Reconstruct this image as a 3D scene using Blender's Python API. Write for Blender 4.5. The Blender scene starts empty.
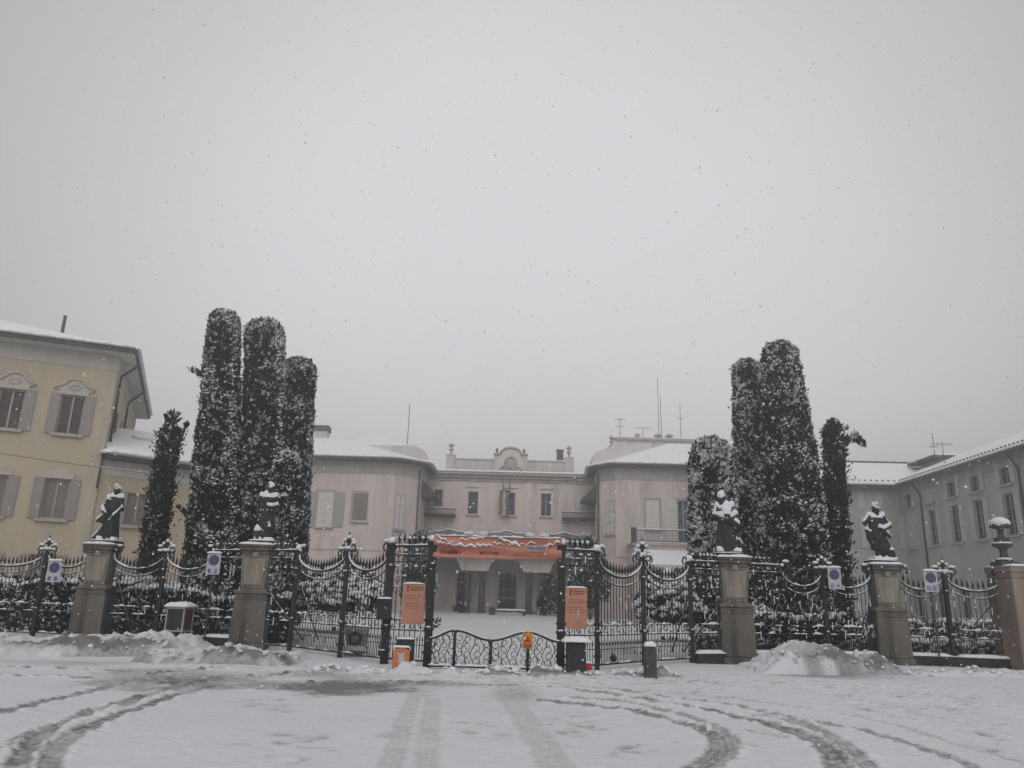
import bpy, bmesh, math, random
import numpy as np
from mathutils import Vector, Matrix, noise

random.seed(7); RNG = np.random.default_rng(7)
SC = bpy.context.scene
COL = SC.collection
R = math.radians

# ------------------------------------------------------------------ camera, sky, sun, exposure
FPX, PITCH, ROLL, EYE = 769.0, R(15.6), R(1.6), 1.5
CAMM = Matrix.Rotation(R(90) + PITCH, 4, 'X') @ Matrix.Rotation(ROLL, 4, 'Z')
cd = bpy.data.cameras.new('camera'); cam = bpy.data.objects.new('camera', cd); COL.objects.link(cam)
cam.matrix_world = Matrix.Translation((0, 0, EYE)) @ CAMM
cd.sensor_fit = 'HORIZONTAL'; cd.sensor_width = 36.0; cd.lens = 36.0 * FPX / 1024.0
cd.clip_start = 0.1; cd.clip_end = 2000.0
SC.camera = cam

w = bpy.data.worlds.new('World'); SC.world = w; w.use_nodes = True
nt = w.node_tree; nt.nodes.clear()
def wn(t, **k):
    n = nt.nodes.new(t)
    for a, b in k.items(): setattr(n, a, b)
    return n
sky = wn('ShaderNodeTexSky', sky_type='NISHITA', sun_disc=False, sun_elevation=R(43), sun_rotation=R(180), dust_density=6.0, air_density=1.0)
hsv = wn('ShaderNodeHueSaturation'); hsv.inputs['Saturation'].default_value = 0.06
geo = wn('ShaderNodeTexCoord')
dot = wn('ShaderNodeVectorMath', operation='DOT_PRODUCT'); dot.inputs[1].default_value = (0.02, math.cos(R(13)), math.sin(R(13)))
ramp = wn('ShaderNodeMapRange', interpolation_type='SMOOTHSTEP')        # a brighter patch of cloud over the court
ramp.inputs['From Min'].default_value = 0.66; ramp.inputs['From Max'].default_value = 1.0
ramp.inputs['To Min'].default_value = 0.0; ramp.inputs['To Max'].default_value = 3.1
ramp2 = wn('ShaderNodeMapRange', interpolation_type='SMOOTHSTEP')       # extra sky brightness behind the viewer, added to light the facades
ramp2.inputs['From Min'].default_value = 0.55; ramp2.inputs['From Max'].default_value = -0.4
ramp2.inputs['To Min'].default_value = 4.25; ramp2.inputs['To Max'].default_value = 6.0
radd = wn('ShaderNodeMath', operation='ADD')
cn = wn('ShaderNodeTexNoise'); cn.inputs['Scale'].default_value = 2.2; cn.inputs['Detail'].default_value = 3
cmr = wn('ShaderNodeMapRange'); cmr.inputs['To Min'].default_value = 0.94; cmr.inputs['To Max'].default_value = 1.06
mul = wn('ShaderNodeMath', operation='MULTIPLY')
tint = wn('ShaderNodeVectorMath', operation='SCALE'); tint.inputs[0].default_value = (0.985, 0.975, 1.012)
mix = wn('ShaderNodeMix', data_type='RGBA'); mix.inputs[0].default_value = 0.95
bg = wn('ShaderNodeBackground'); bg.inputs['Strength'].default_value = 0.11
out = wn('ShaderNodeOutputWorld')
L = nt.links.new
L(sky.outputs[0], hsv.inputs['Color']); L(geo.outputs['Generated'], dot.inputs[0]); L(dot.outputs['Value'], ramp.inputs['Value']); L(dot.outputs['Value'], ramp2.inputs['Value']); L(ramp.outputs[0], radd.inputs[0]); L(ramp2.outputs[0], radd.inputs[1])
L(geo.outputs['Generated'], cn.inputs['Vector']); L(cn.outputs['Fac'], cmr.inputs['Value'])
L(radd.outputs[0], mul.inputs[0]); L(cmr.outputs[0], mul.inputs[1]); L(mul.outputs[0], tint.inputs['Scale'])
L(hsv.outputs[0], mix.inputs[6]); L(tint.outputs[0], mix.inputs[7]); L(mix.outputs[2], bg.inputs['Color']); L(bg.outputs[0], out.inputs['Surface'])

sd = bpy.data.lights.new('sun', 'SUN'); sd.energy = 1.15; sd.angle = R(60); sd.color = (1.0, 0.98, 0.95)
so = bpy.data.objects.new('sun', sd); COL.objects.link(so)
so.rotation_euler = (R(47), 0, 0)           # diffuse light from behind the viewer, 43 degrees up
SC.view_settings.view_transform = 'Standard'; SC.view_settings.look = 'None'
SC.view_settings.exposure = 0.0; SC.view_settings.gamma = 1.0
SC.render.engine = 'CYCLES'
SC.cycles.use_denoising = True
SC.cycles.max_bounces = 5; SC.cycles.diffuse_bounces = 3; SC.cycles.glossy_bounces = 2; SC.cycles.volume_bounces = 0
SC.cycles.transmission_bounces = 2; SC.cycles.transparent_max_bounces = 6

HAZE_DENSITY = 0.0058

# ------------------------------------------------------------------ pixels of the survey photograph to places
def ray(u, v):
    return (CAMM.to_3x3() @ Vector(((u - 512) / FPX, (384 - v) / FPX, -1.0)))
def P(u, v, D):                                  # the point seen at u,v on the plane Y = D
    d = ray(u, v); return Vector((0, 0, EYE)) + d * (D / d.y)
def G(u, v, z=0.0):                              # the point of the ground seen at u,v
    d = ray(u, v); return Vector((0, 0, EYE)) + d * ((z - EYE) / d.z)
M3T = CAMM.to_3x3().transposed()
def proj(p):
    c = M3T @ (Vector(p) - Vector((0, 0, EYE))); return 512 + FPX * c.x / -c.z, 384 - FPX * c.y / -c.z
def X(u, D, z=0.0):                              # x of the point at depth D and height z seen in column u
    a, b = -60.0, 60.0
    a, b = -D * 1.6, D * 1.6
    for _ in range(50):
        m = (a + b) / 2
        if proj((m, D, z))[0] < u: a = m
        else: b = m
    return (a + b) / 2
def Zat(u, v, D): return P(u, v, D).z
def px(D): return D / FPX / 1.03                 # metres per pixel at depth D

# ------------------------------------------------------------------ materials
MATS = {}
def mat(name, col, rough=0.8, var=0.15, scale=6.0, col2=None, detail=4, bump=0.0, bscale=30.0, metallic=0.0, coords='Object', streak=False, lo=0.35, hi=0.65):
    if name in MATS: return MATS[name]
    m = bpy.data.materials.new(name); m.use_nodes = True
    t = m.node_tree; b = t.nodes['Principled BSDF']
    b.inputs['Roughness'].default_value = rough; b.inputs['Metallic'].default_value = metallic
    b.inputs['Specular IOR Level'].default_value = 0.25
    tc = t.nodes.new('ShaderNodeTexCoord')
    n = t.nodes.new('ShaderNodeTexNoise'); n.inputs['Scale'].default_value = scale; n.inputs['Detail'].default_value = detail; n.inputs['Roughness'].default_value = 0.6
    if streak:
        mp = t.nodes.new('ShaderNodeMapping'); mp.inputs['Scale'].default_value = (1, 1, 0.18)
        t.links.new(tc.outputs[coords], mp.inputs['Vector']); t.links.new(mp.outputs[0], n.inputs['Vector'])
    else:
        t.links.new(tc.outputs[coords], n.inputs['Vector'])
    mr = t.nodes.new('ShaderNodeMapRange'); mr.inputs['From Min'].default_value = lo; mr.inputs['From Max'].default_value = hi
    t.links.new(n.outputs['Fac'], mr.inputs['Value'])
    mx = t.nodes.new('ShaderNodeMix'); mx.data_type = 'RGBA'
    if col2 is None: col2 = tuple(c * (1 - 2 * var) for c in col)
    mx.inputs[6].default_value = (*col2, 1); mx.inputs[7].default_value = (*col, 1)
    t.links.new(mr.outputs[0], mx.inputs[0]); t.links.new(mx.outputs[2], b.inputs['Base Color'])
    if 'plaster' in name:
        n3 = t.nodes.new('ShaderNodeTexNoise'); n3.inputs['Scale'].default_value = 0.35; n3.inputs['Detail'].default_value = 8; n3.inputs['Roughness'].default_value = 0.72
        mp3 = t.nodes.new('ShaderNodeMapping'); mp3.inputs['Scale'].default_value = (2.6, 2.6, 0.55); mp3.inputs['Location'].default_value = (3.1, 7.7, 1.3)
        t.links.new(tc.outputs[coords], mp3.inputs['Vector']); t.links.new(mp3.outputs[0], n3.inputs['Vector'])
        r3_ = t.nodes.new('ShaderNodeMapRange'); r3_.inputs['From Min'].default_value = 0.50; r3_.inputs['From Max'].default_value = 0.68; r3_.inputs['To Max'].default_value = 0.7
        t.links.new(n3.outputs['Fac'], r3_.inputs['Value'])
        m3 = t.nodes.new('ShaderNodeMix'); m3.data_type = 'RGBA'; m3.inputs[7].default_value = (0.34, 0.32, 0.295, 1)
        t.links.new(r3_.outputs[0], m3.inputs[0]); t.links.new(mx.outputs[2], m3.inputs[6]); t.links.new(m3.outputs[2], b.inputs['Base Color'])
    if bump > 0:
        n2 = t.nodes.new('ShaderNodeTexNoise'); n2.inputs['Scale'].default_value = bscale; n2.inputs['Detail'].default_value = 5
        t.links.new(tc.outputs[coords], n2.inputs['Vector'])
        bp = t.nodes.new('ShaderNodeBump'); bp.inputs['Strength'].default_value = bump; bp.inputs['Distance'].default_value = 0.05
        t.links.new(n2.outputs['Fac'], bp.inputs['Height']); t.links.new(bp.outputs[0], b.inputs['Normal'])
    MATS[name] = m; return m
SNOW = mat('snow', (0.72, 0.735, 0.76), 0.75, 0.05, 9, bump=0.35, bscale=22)
ROOFSNOW = mat('roof_snow', (0.82, 0.83, 0.85), 0.75, 0.03, 1.5, bump=0.2, bscale=8)
DIRTYSNOW = mat('dirty_snow', (0.66, 0.67, 0.69), 0.8, 0.1, 3.2, col2=(0.30, 0.29, 0.275), bump=0.7, bscale=14, lo=0.34, hi=0.56)
YELLOW = mat('yellow_plaster', (0.50, 0.425, 0.305), 0.9, 0.06, 0.7, streak=True, bump=0.1, bscale=40, lo=0.3, hi=0.6)
PINK = mat('pink_plaster', (0.70, 0.60, 0.56), 0.9, 0.09, 0.6, streak=True, bump=0.1, lo=0.3, hi=0.65)
GREYW = mat('grey_plaster', (0.46, 0.455, 0.435), 0.9, 0.09, 0.5, streak=True, bump=0.1, lo=0.3, hi=0.65)
TRIM = mat('grey_trim', (0.44, 0.42, 0.39), 0.9, 0.1, 2.0, streak=True)
SOFFIT = mat('soffit', (0.56, 0.545, 0.515), 0.9, 0.06, 1.5)
CORNER = mat('corner_plaster', (0.50, 0.445, 0.35), 0.9, 0.1, 2.0, streak=True)
SHAFT = mat('shaft_stone', (0.225, 0.205, 0.175), 0.9, 0.2, 2.2, col2=(0.10, 0.092, 0.08), streak=True, bump=0.5, bscale=18, lo=0.34, hi=0.6)
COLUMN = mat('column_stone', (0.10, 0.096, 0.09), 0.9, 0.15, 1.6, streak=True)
PALE = mat('pale_stone', (0.68, 0.635, 0.59), 0.9, 0.12, 1.2, streak=True)
STONE = mat('pillar_stone', (0.15, 0.138, 0.122), 0.9, 0.2, 2.6, col2=(0.055, 0.052, 0.048), streak=True, bump=0.5, bscale=18, lo=0.32, hi=0.62)
PANEL = mat('pillar_panel', (0.30, 0.27, 0.22), 0.9, 0.2, 2.4, col2=(0.16, 0.145, 0.12), streak=True, bump=0.3, bscale=18, lo=0.3, hi=0.6)
REDSTONE = mat('warm_stone', (0.29, 0.235, 0.195), 0.9, 0.2, 1.6, col2=(0.17, 0.135, 0.115), streak=True, bump=0.4, bscale=14)
STATUE = mat('statue_stone', (0.055, 0.054, 0.052), 0.9, 0.2, 7, col2=(0.02, 0.02, 0.0195), bump=0.5, bscale=25)
IRON = mat('black_iron', (0.022, 0.023, 0.024), 0.6, 0.2, 10, col2=(0.035, 0.03, 0.027))
DARKSTONE = mat('dark_stone', (0.09, 0.088, 0.085), 0.85, 0.2, 5, col2=(0.05, 0.05, 0.05), bump=0.3)
GLASS = mat('dark_glass', (0.07, 0.072, 0.075), 0.25, 0.15, 2.0)
GLASS2 = mat('curtained_glass', (0.15, 0.145, 0.14), 0.3, 0.2, 1.3)
GLASSB = mat('blue_glass', (0.10, 0.145, 0.16), 0.25, 0.15, 1.3)
WOODW = mat('window_wood', (0.36, 0.34, 0.31), 0.7, 0.08, 8)
def louvre(name, c, c2, pitch=0.11):
    if name in MATS: return MATS[name]
    m = bpy.data.materials.new(name); m.use_nodes = True
    t = m.node_tree; b = t.nodes['Principled BSDF']; b.inputs['Roughness'].default_value = 0.8
    tc = t.nodes.new('ShaderNodeTexCoord'); wv = t.nodes.new('ShaderNodeTexWave'); wv.bands_direction = 'Z'
    wv.inputs['Scale'].default_value = 0.314 / pitch; wv.inputs['Distortion'].default_value = 0.2
    n = t.nodes.new('ShaderNodeTexNoise'); n.inputs['Scale'].default_value = 3
    mx = t.nodes.new('ShaderNodeMix'); mx.data_type = 'RGBA'; mx.inputs[6].default_value = (*c2, 1); mx.inputs[7].default_value = (*c, 1)
    ma = t.nodes.new('ShaderNodeMath'); ma.operation = 'MULTIPLY_ADD'; ma.inputs[1].default_value = 0.6
    t.links.new(tc.outputs['Object'], wv.inputs['Vector']); t.links.new(tc.outputs['Object'], n.inputs['Vector'])
    t.links.new(wv.outputs['Fac'], ma.inputs[0]); 
    m2 = t.nodes.new('ShaderNodeMath'); m2.operation = 'MULTIPLY'; m2.inputs[1].default_value = 0.4
    t.links.new(n.outputs['Fac'], m2.inputs[0]); t.links.new(m2.outputs[0], ma.inputs[2])
    t.links.new(ma.outputs[0], mx.inputs[0]); t.links.new(mx.outputs[2], b.inputs['Base Color'])
    MATS[name] = m; return m
SH_BROWN = louvre('grey_brown_shutter', (0.35, 0.315, 0.29), (0.24, 0.215, 0.20))
SH_PALE = louvre('pale_shutter', (0.80, 0.78, 0.74), (0.46, 0.44, 0.41), 0.24)
SH_LINK = louvre('faded_shutter', (0.56, 0.545, 0.515), (0.38, 0.365, 0.34), 0.14)
SH_DARK = louvre('dark_shutter', (0.27, 0.25, 0.23), (0.19, 0.175, 0.165), 0.14)
SH_GREY = louvre('grey_shutter', (0.44, 0.425, 0.40), (0.31, 0.30, 0.28), 0.12)
TILE = mat('roof_edge', (0.13, 0.115, 0.105), 0.8, 0.2, 3)
PIPE = mat('drain_pipe', (0.10, 0.085, 0.08), 0.6, 0.15, 3)
LEAF_D = mat('cypress_dark', (0.016, 0.021, 0.016), 0.85, 0.2, 3)
LEAF_M = mat('cypress_green', (0.034, 0.042, 0.030), 0.85, 0.2, 3)
LEAF_S = mat('snow_dusting', (0.62, 0.635, 0.65), 0.8, 0.05, 3)
BARK = mat('bark', (0.07, 0.055, 0.045), 0.9, 0.2, 6)
ORANGE = mat('orange_cloth', (0.49, 0.19, 0.13), 0.85, 0.12, 2.5, col2=(0.40, 0.185, 0.145), bump=0.2, bscale=9)
ORANGE2 = mat('faded_orange_board', (0.45, 0.22, 0.155), 0.75, 0.08, 2.5)
BADGE = mat('faded_badge', (0.40, 0.27, 0.23), 0.8, 0.1, 6)
INK = mat('dark_print', (0.14, 0.045, 0.03), 0.8, 0.1, 8)
BLACK = mat('black_print', (0.02, 0.02, 0.02), 0.7, 0.1, 8)
BLOCK = mat('black_stone', (0.045, 0.045, 0.046), 0.8, 0.2, 6)
CABLE = mat('pale_cable', (0.40, 0.36, 0.29), 0.7)
SH_MID = louvre('inner_shutter', (0.24, 0.215, 0.195), (0.15, 0.135, 0.125))
FRIEZE = mat('frieze_plaster', (0.52, 0.495, 0.44), 0.9, 0.07, 1.5, streak=True)
PEDI = mat('pediment_stucco', (0.50, 0.47, 0.405), 0.9, 0.08, 2.0)
BROWNP = mat('brown_pane', (0.10, 0.085, 0.078), 0.5, 0.2, 2.0)
SIGNW = mat('sign_white', (0.47, 0.47, 0.49), 0.55, 0.1, 5)
SIGNB = mat('sign_blue', (0.08, 0.075, 0.17), 0.5, 0.1, 5)
SIGNR = mat('sign_red', (0.10, 0.075, 0.15), 0.5, 0.1, 5)
SIGNT = mat('sign_blue_print', (0.10, 0.12, 0.24), 0.5, 0.1, 5)
RED = mat('red_plastic', (0.45, 0.03, 0.035), 0.5, 0.1, 5)
AMBER = mat('yellow_plate', (0.55, 0.27, 0.03), 0.55, 0.15, 9)
HIVIS = mat('orange_marker', (0.58, 0.18, 0.07), 0.5, 0.1, 6)
FLAGR = mat('flag_red', (0.33, 0.15, 0.15), 0.8, 0.1, 3)
FLAGW = mat('flag_white', (0.5, 0.5, 0.48), 0.8, 0.1, 3)
FLAGG = mat('flag_green', (0.12, 0.17, 0.14), 0.8, 0.1, 3)
GREENM = mat('green_garland', (0.17, 0.19, 0.17), 0.85, 0.2, 3)

# ------------------------------------------------------------------ mesh builder
ICO_V = None
class MB:
    def __init__(s): s.v = []; s.f = []; s.m = []; s.sm = []
    def add(s, vs, fs, mi=0, smooth=False):
        b = len(s.v); s.v += [tuple(p) for p in vs]
        for f in fs: s.f.append(tuple(b + i for i in f)); s.m.append(mi); s.sm.append(smooth)
    def box(s, x0, x1, y0, y1, z0, z1, mi=0):
        s.add([(x0,y0,z0),(x1,y0,z0),(x1,y1,z0),(x0,y1,z0),(x0,y0,z1),(x1,y0,z1),(x1,y1,z1),(x0,y1,z1)],
              [(0,3,2,1),(4,5,6,7),(0,1,5,4),(1,2,6,5),(2,3,7,6),(3,0,4,7)], mi); return s
    def frustum(s, z0, w0, d0, z1, w1, d1, mi=0, cx=0, cy=0):
        s.add([(cx-w0,cy-d0,z0),(cx+w0,cy-d0,z0),(cx+w0,cy+d0,z0),(cx-w0,cy+d0,z0),(cx-w1,cy-d1,z1),(cx+w1,cy-d1,z1),(cx+w1,cy+d1,z1),(cx-w1,cy+d1,z1)],
              [(0,3,2,1),(4,5,6,7),(0,1,5,4),(1,2,6,5),(2,3,7,6),(3,0,4,7)], mi); return s
    def tube(s, pts, r, n=5, mi=0, smooth=True, r1=None, closed=False):
        pts = [Vector(p) for p in pts]; k = len(pts)
        rr = [r + ((r1 if r1 is not None else r) - r) * i / max(1, k - 1) for i in range(k)]
        vs = []; up = Vector((0.13, 0.21, 0.97)).normalized(); 
        for i, p in enumerate(pts):
            if closed: t = pts[(i+1) % k] - pts[i-1]
            else: t = pts[min(i+1, k-1)] - pts[max(i-1, 0)]
            if t.length < 1e-9: t = Vector((0,0,1))
            t.normalize(); a = t.cross(up)
            if a.length < 0.05: a = t.cross(Vector((1,0,0)))
            a.normalize(); b = t.cross(a)
            for j in range(n):
                q = 2*math.pi*(j + .5)/n; vs.append(p + (a*math.cos(q) + b*math.sin(q))*rr[i])
        fs = []
        for i in range(k if closed else k-1):
            i2 = (i+1) % k
            for j in range(n): fs.append((i*n+j, i*n+(j+1)%n, i2*n+(j+1)%n, i2*n+j))
        if not closed: fs += [tuple(range(n))[::-1], tuple((k-1)*n+j for j in range(n))]
        s.add(vs, fs, mi, smooth); return s
    def lathe(s, prof, c=(0,0,0), n=14, mi=0, smooth=True, sx=1, sy=1):
        vs = []; k = len(prof)
        for r, z in prof:
            for j in range(n):
                a = 2*math.pi*j/n; vs.append((c[0]+r*sx*math.cos(a), c[1]+r*sy*math.sin(a), c[2]+z))
        fs = [(i*n+j, i*n+(j+1)%n, (i+1)*n+(j+1)%n, (i+1)*n+j) for i in range(k-1) for j in range(n)]
        fs += [tuple(range(n))[::-1], tuple((k-1)*n+j for j in range(n))]
        s.add(vs, fs, mi, smooth); return s
    def ball(s, c, rx, ry=None, rz=None, n=10, m=7, mi=0, jit=0.0):
        ry = rx if ry is None else ry; rz = rx if rz is None else rz
        vs = []
        for i in range(m+1):
            th = math.pi*i/m
            for j in range(n):
                a = 2*math.pi*j/n; k = 1 + random.uniform(-jit, jit)
                vs.append((c[0]+rx*k*math.sin(th)*math.cos(a), c[1]+ry*k*math.sin(th)*math.sin(a), c[2]+rz*k*math.cos(th)))
        s.add(vs, [(i*n+j, (i+1)*n+j, (i+1)*n+(j+1)%n, i*n+(j+1)%n) for i in range(m) for j in range(n)], mi, True); return s
    def prism(s, poly, y0, y1, mi=0, smooth=False):          # polygon in x,z extruded along y
        n = len(poly)
        vs = [(x, y0, z) for x, z in poly] + [(x, y1, z) for x, z in poly]
        fs = [tuple(range(n)), tuple(range(2*n-1, n-1, -1))] + [(i, n+i, n+(i+1)%n, (i+1)%n) for i in range(n)]
        s.add(vs, fs, mi, smooth); return s
    def slab(s, poly, z0, z1, mi=0):                          # polygon in x,y extruded along z
        n = len(poly)
        vs = [(x, y, z0) for x, y in poly] + [(x, y, z1) for x, y in poly]
        fs = [tuple(range(n))[::-1], tuple(range(n, 2*n))] + [(i, (i+1)%n, n+(i+1)%n, n+i) for i in range(n)]
        s.add(vs, fs, mi); return s
    def wall(s, x0, x1, z0, z1, holes, y=0.0, depth=0.18, mi=0, arch=()):   # a sheet facing -y with openings and reveals
        xs = sorted({x0, x1, *[h[0] for h in holes], *[h[1] for h in holes]}); zs = sorted({z0, z1, *[h[2] for h in holes], *[h[3] for h in holes]})
        for a, b in zip(xs, xs[1:]):
            for c, d in zip(zs, zs[1:]):
                mx, mz = (a+b)/2, (c+d)/2
                if any(h[0] < mx < h[1] and h[2] < mz < h[3] for h in holes): continue
                s.add([(a,y,c),(b,y,c),(b,y,d),(a,y,d)], [(0,1,2,3)], mi)
        for h in holes:
            a, b, c, d = h[:4]; e = y + depth
            s.add([(a,y,c),(a,y,d),(a,e,d),(a,e,c)], [(0,1,2,3)], mi); s.add([(b,y,c),(b,y,d),(b,e,d),(b,e,c)], [(3,2,1,0)], mi)
            s.add([(a,y,c),(b,y,c),(b,e,c),(a,e,c)], [(3,2,1,0)], mi); s.add([(a,y,d),(b,y,d),(b,e,d),(a,e,d)], [(0,1,2,3)], mi)
        return s
    def strip(s, pts, wd, h, mi=0, rough=0.35, n=5, side=None):   # a lumpy ridge of snow lying along a line
        pts = [Vector(p) for p in pts]
        # resample
        out = [pts[0]]
        for a, b in zip(pts, pts[1:]):
            k = max(1, int((b-a).length/0.09))
            out += [a + (b-a)*(i/k) for i in range(1, k+1)]
        vs = []; k = len(out)
        for i, p in enumerate(out):
            t = out[min(i+1,k-1)] - out[max(i-1,0)]; sd = Vector((-t.y, t.x, 0))
            if sd.length < 1e-6: sd = Vector((0,1,0))
            sd.normalize()
            e = 1.0 if 0 < i < k-1 else 0.35
            q = 1 + rough*noise.noise(p*7.0 + Vector((3.1*mi, 1.7, h*50)))*1.6
            for j in range(n):
                a = math.pi*j/(n-1); vs.append(p + sd*(math.cos(a)*wd*0.5*(0.9+0.2*q)*e) + Vector((0,0,math.sin(a)*h*q*e)))
        fs = [(i*n+j, (i+1)*n+j, (i+1)*n+j+1, i*n+j+1) for i in range(k-1) for j in range(n-1)]
        fs += [((i+1)*n, i*n, i*n+n-1, (i+1)*n+n-1) for i in range(k-1)]
        fs += [tuple(range(n)), tuple((k-1)*n+j for j in range(n))[::-1]]
        s.add(vs, fs, mi, True); return s
    def snowcap(s, x0, x1, y0, y1, z, h, nx=8, ny=6, mi=0):       # a rounded pad of snow on a flat top
        vs = []; o = random.uniform(0, 50)
        for j in range(ny+1):
            for i in range(nx+1):
                a, b = 2*i/nx-1, 2*j/ny-1
                e = max(0.0, (1-abs(a)**5)*(1-abs(b)**5))
                q = 1 + 0.3*noise.noise(Vector((a*1.7+o, b*1.7, 0)))
                vs.append((x0+(x1-x0)*i/nx, y0+(y1-y0)*j/ny, z + h*q*(0.25+0.75*e**0.5 if e > 0 else 0.25)))
        k = (nx+1)*(ny+1); W = nx+1
        fs = [(j*W+i, j*W+i+1, (j+1)*W+i+1, (j+1)*W+i) for j in range(ny) for i in range(nx)]
        ring = [i for i in range(W)] + [j*W+nx for j in range(1, ny+1)] + [ny*W+i for i in range(nx-1, -1, -1)] + [j*W for j in range(ny-1, 0, -1)]
        low = [(vs[i][0], vs[i][1], z+0.003) for i in ring]
        s.add(vs + low, fs + [(ring[t], k+t, k+(t+1)%len(ring), ring[(t+1)%len(ring)]) for t in range(len(ring))] + [tuple(k+t for t in range(len(ring)))[::-1]], mi, True)
        return s
    def build(s, name, mats, parent=None, bevel=0.0):
        me = bpy.data.meshes.new(name)
        me.from_pydata(s.v, [], s.f)
        if not isinstance(mats, (list, tuple)): mats = [mats]
        for m in mats: me.materials.append(m)
        me.polygons.foreach_set('material_index', s.m); me.polygons.foreach_set('use_smooth', s.sm)
        me.update()
        o = bpy.data.objects.new(name, me); COL.objects.link(o)
        if parent is not None: o.parent = parent
        if bevel > 0:
            b = o.modifiers.new('bevel', 'BEVEL'); b.width = bevel; b.segments = 2; b.limit_method = 'ANGLE'
        return o
def np_mesh(name, V, F, mats, mi=None, parent=None, smooth=False):
    me = bpy.data.meshes.new(name); k = F.shape[1]
    me.vertices.add(len(V)); me.vertices.foreach_set('co', np.ascontiguousarray(V, dtype=np.float32).ravel())
    me.loops.add(F.size); me.loops.foreach_set('vertex_index', np.ascontiguousarray(F, dtype=np.int32).ravel())
    me.polygons.add(len(F)); me.polygons.foreach_set('loop_start', np.arange(0, F.size, k, dtype=np.int32))
    try: me.polygons.foreach_set('loop_total', np.full(len(F), k, dtype=np.int32))
    except Exception: pass
    for m in (mats if isinstance(mats, (list, tuple)) else [mats]): me.materials.append(m)
    if mi is not None: me.polygons.foreach_set('material_index', mi.astype(np.int32))
    me.polygons.foreach_set('use_smooth', np.full(len(F), smooth))
    me.update(calc_edges=True); me.validate()
    o = bpy.data.objects.new(name, me); COL.objects.link(o)
    if parent is not None: o.parent = parent
    return o
def thing(name, label, cat, loc=(0,0,0), rz=0.0, group=None):
    o = bpy.data.objects.new(name, None); COL.objects.link(o)
    o.location = loc; o.rotation_euler = (0, 0, rz); o.empty_display_size = 0.2
    tag(o, label, cat, group); return o
def tag(o, label, cat, group=None):
    o['label'] = label; o['category'] = cat
    if group: o['group'] = group
    return o
def copy_tree(o, parent=None):
    c = o.copy(); COL.objects.link(c); c.parent = parent
    for ch in list(o.children): copy_tree(ch, c)
    return c
class Frame:                                      # a facade: x along the wall, y into the building, z up
    def __init__(s, p0, ang):
        s.M = Matrix.Translation(Vector((p0[0], p0[1], p0[2] if len(p0) > 2 else 0))) @ Matrix.Rotation(ang, 4, 'Z')
        s.I = s.M.inverted(); s.ang = ang; s.p0 = s.M.translation
    def uv(s, u, v, y=0.0):
        o = s.I @ Vector((0,0,EYE)); d = s.I.to_3x3() @ ray(u, v); t = (y - o.y)/d.y; q = o + d*t; return q.x, q.z
    def root(s, name, label, cat): return thing(name, label, cat, s.p0, s.ang)
# ------------------------------------------------------------------ ground: one sheet of snow to the horizon
def seg_dist(Xg, Yg, pts):
    d = np.full(Xg.shape, 1e9)
    for (ax, ay), (bx, by) in zip(pts, pts[1:]):
        vx, vy = bx-ax, by-ay; l2 = vx*vx+vy*vy+1e-9
        t = np.clip(((Xg-ax)*vx+(Yg-ay)*vy)/l2, 0, 1)
        d = np.minimum(d, np.hypot(Xg-(ax+t*vx), Yg-(ay+t*vy)))
    return d
def smooth_poly(pts, k=6):
    out = []; n = len(pts)
    for i in range(n-1):
        p0, p1, p2, p3 = pts[max(i-1,0)], pts[i], pts[i+1], pts[min(i+2,n-1)]
        for j in range(k):
            t = j/k
            out.append(tuple(0.5*((2*p1[a])+(-p0[a]+p2[a])*t+(2*p0[a]-5*p1[a]+4*p2[a]-p3[a])*t*t+(-p0[a]+3*p1[a]-3*p2[a]+p3[a])*t**3) for a in (0,1)))
    out.append(pts[-1]); return out
# tyre tracks: centre line, half width (m), darkness
TRK = [
 ([(-60,728),(0,713),(50,700),(100,688),(126,679),(160,673),(215,668)], .15, .95),
 ([(-60,776),(0,749),(43,730),(83,716),(133,701),(179,686),(225,678),(300,674)], .10, .8),
 ([(5,800),(14,770),(24,753),(43,734),(83,715.5),(126,700.5),(180,686),(240,677),(330,673)], .135, 1.0),
 ([(64,800),(50,770),(52,755),(66,738),(103,721),(142,706.5),(182,693),(230,684.5),(330,682)], .135, 1.0),
 ([(-20,665),(60,668),(133,672),(200,676)], .12, .85), ([(-20,674),(60,676),(110,679),(180,684)], .12, .9),
 ([(378,800),(392,762),(405,722),(415,694)], .15, .30), ([(424,800),(426,766),(429,730),(433,698)], .16, .27),
 ([(500,680),(508,694),(526,720),(552,762),(570,800)], .22, .27),
 ([(250,688),(340,683),(410,682),(473,684),(540,686),(606,693),(680,706),(730,716),(781,729),(814,742),(832,755),(840,772),(842,800)], .17, .95),
 ([(760,716),(800,724),(835,740),(858,756),(870,772),(880,800)], .14, .8),
 ([(520,682),(600,687),(680,699),(730,706),(781,716),(831,726),(882,737),(915,748),(965,764),(1010,790)], .11, .75),
 ([(543,700),(606,708),(639,714),(672,722),(702,732),(718,743),(716,756),(697,770),(660,790)], .14, .95),
 ([(560,697),(620,702),(660,711),(700,722),(728,737),(732,752),(716,768),(690,790)], .12, .7),
 ([(640,690),(713,697),(814,710),(881,722),(949,742),(1024,764),(1100,790)], .08, .4),
 ([(700,682),(800,690),(900,708),(1040,742)], .07, .22),
]
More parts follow.
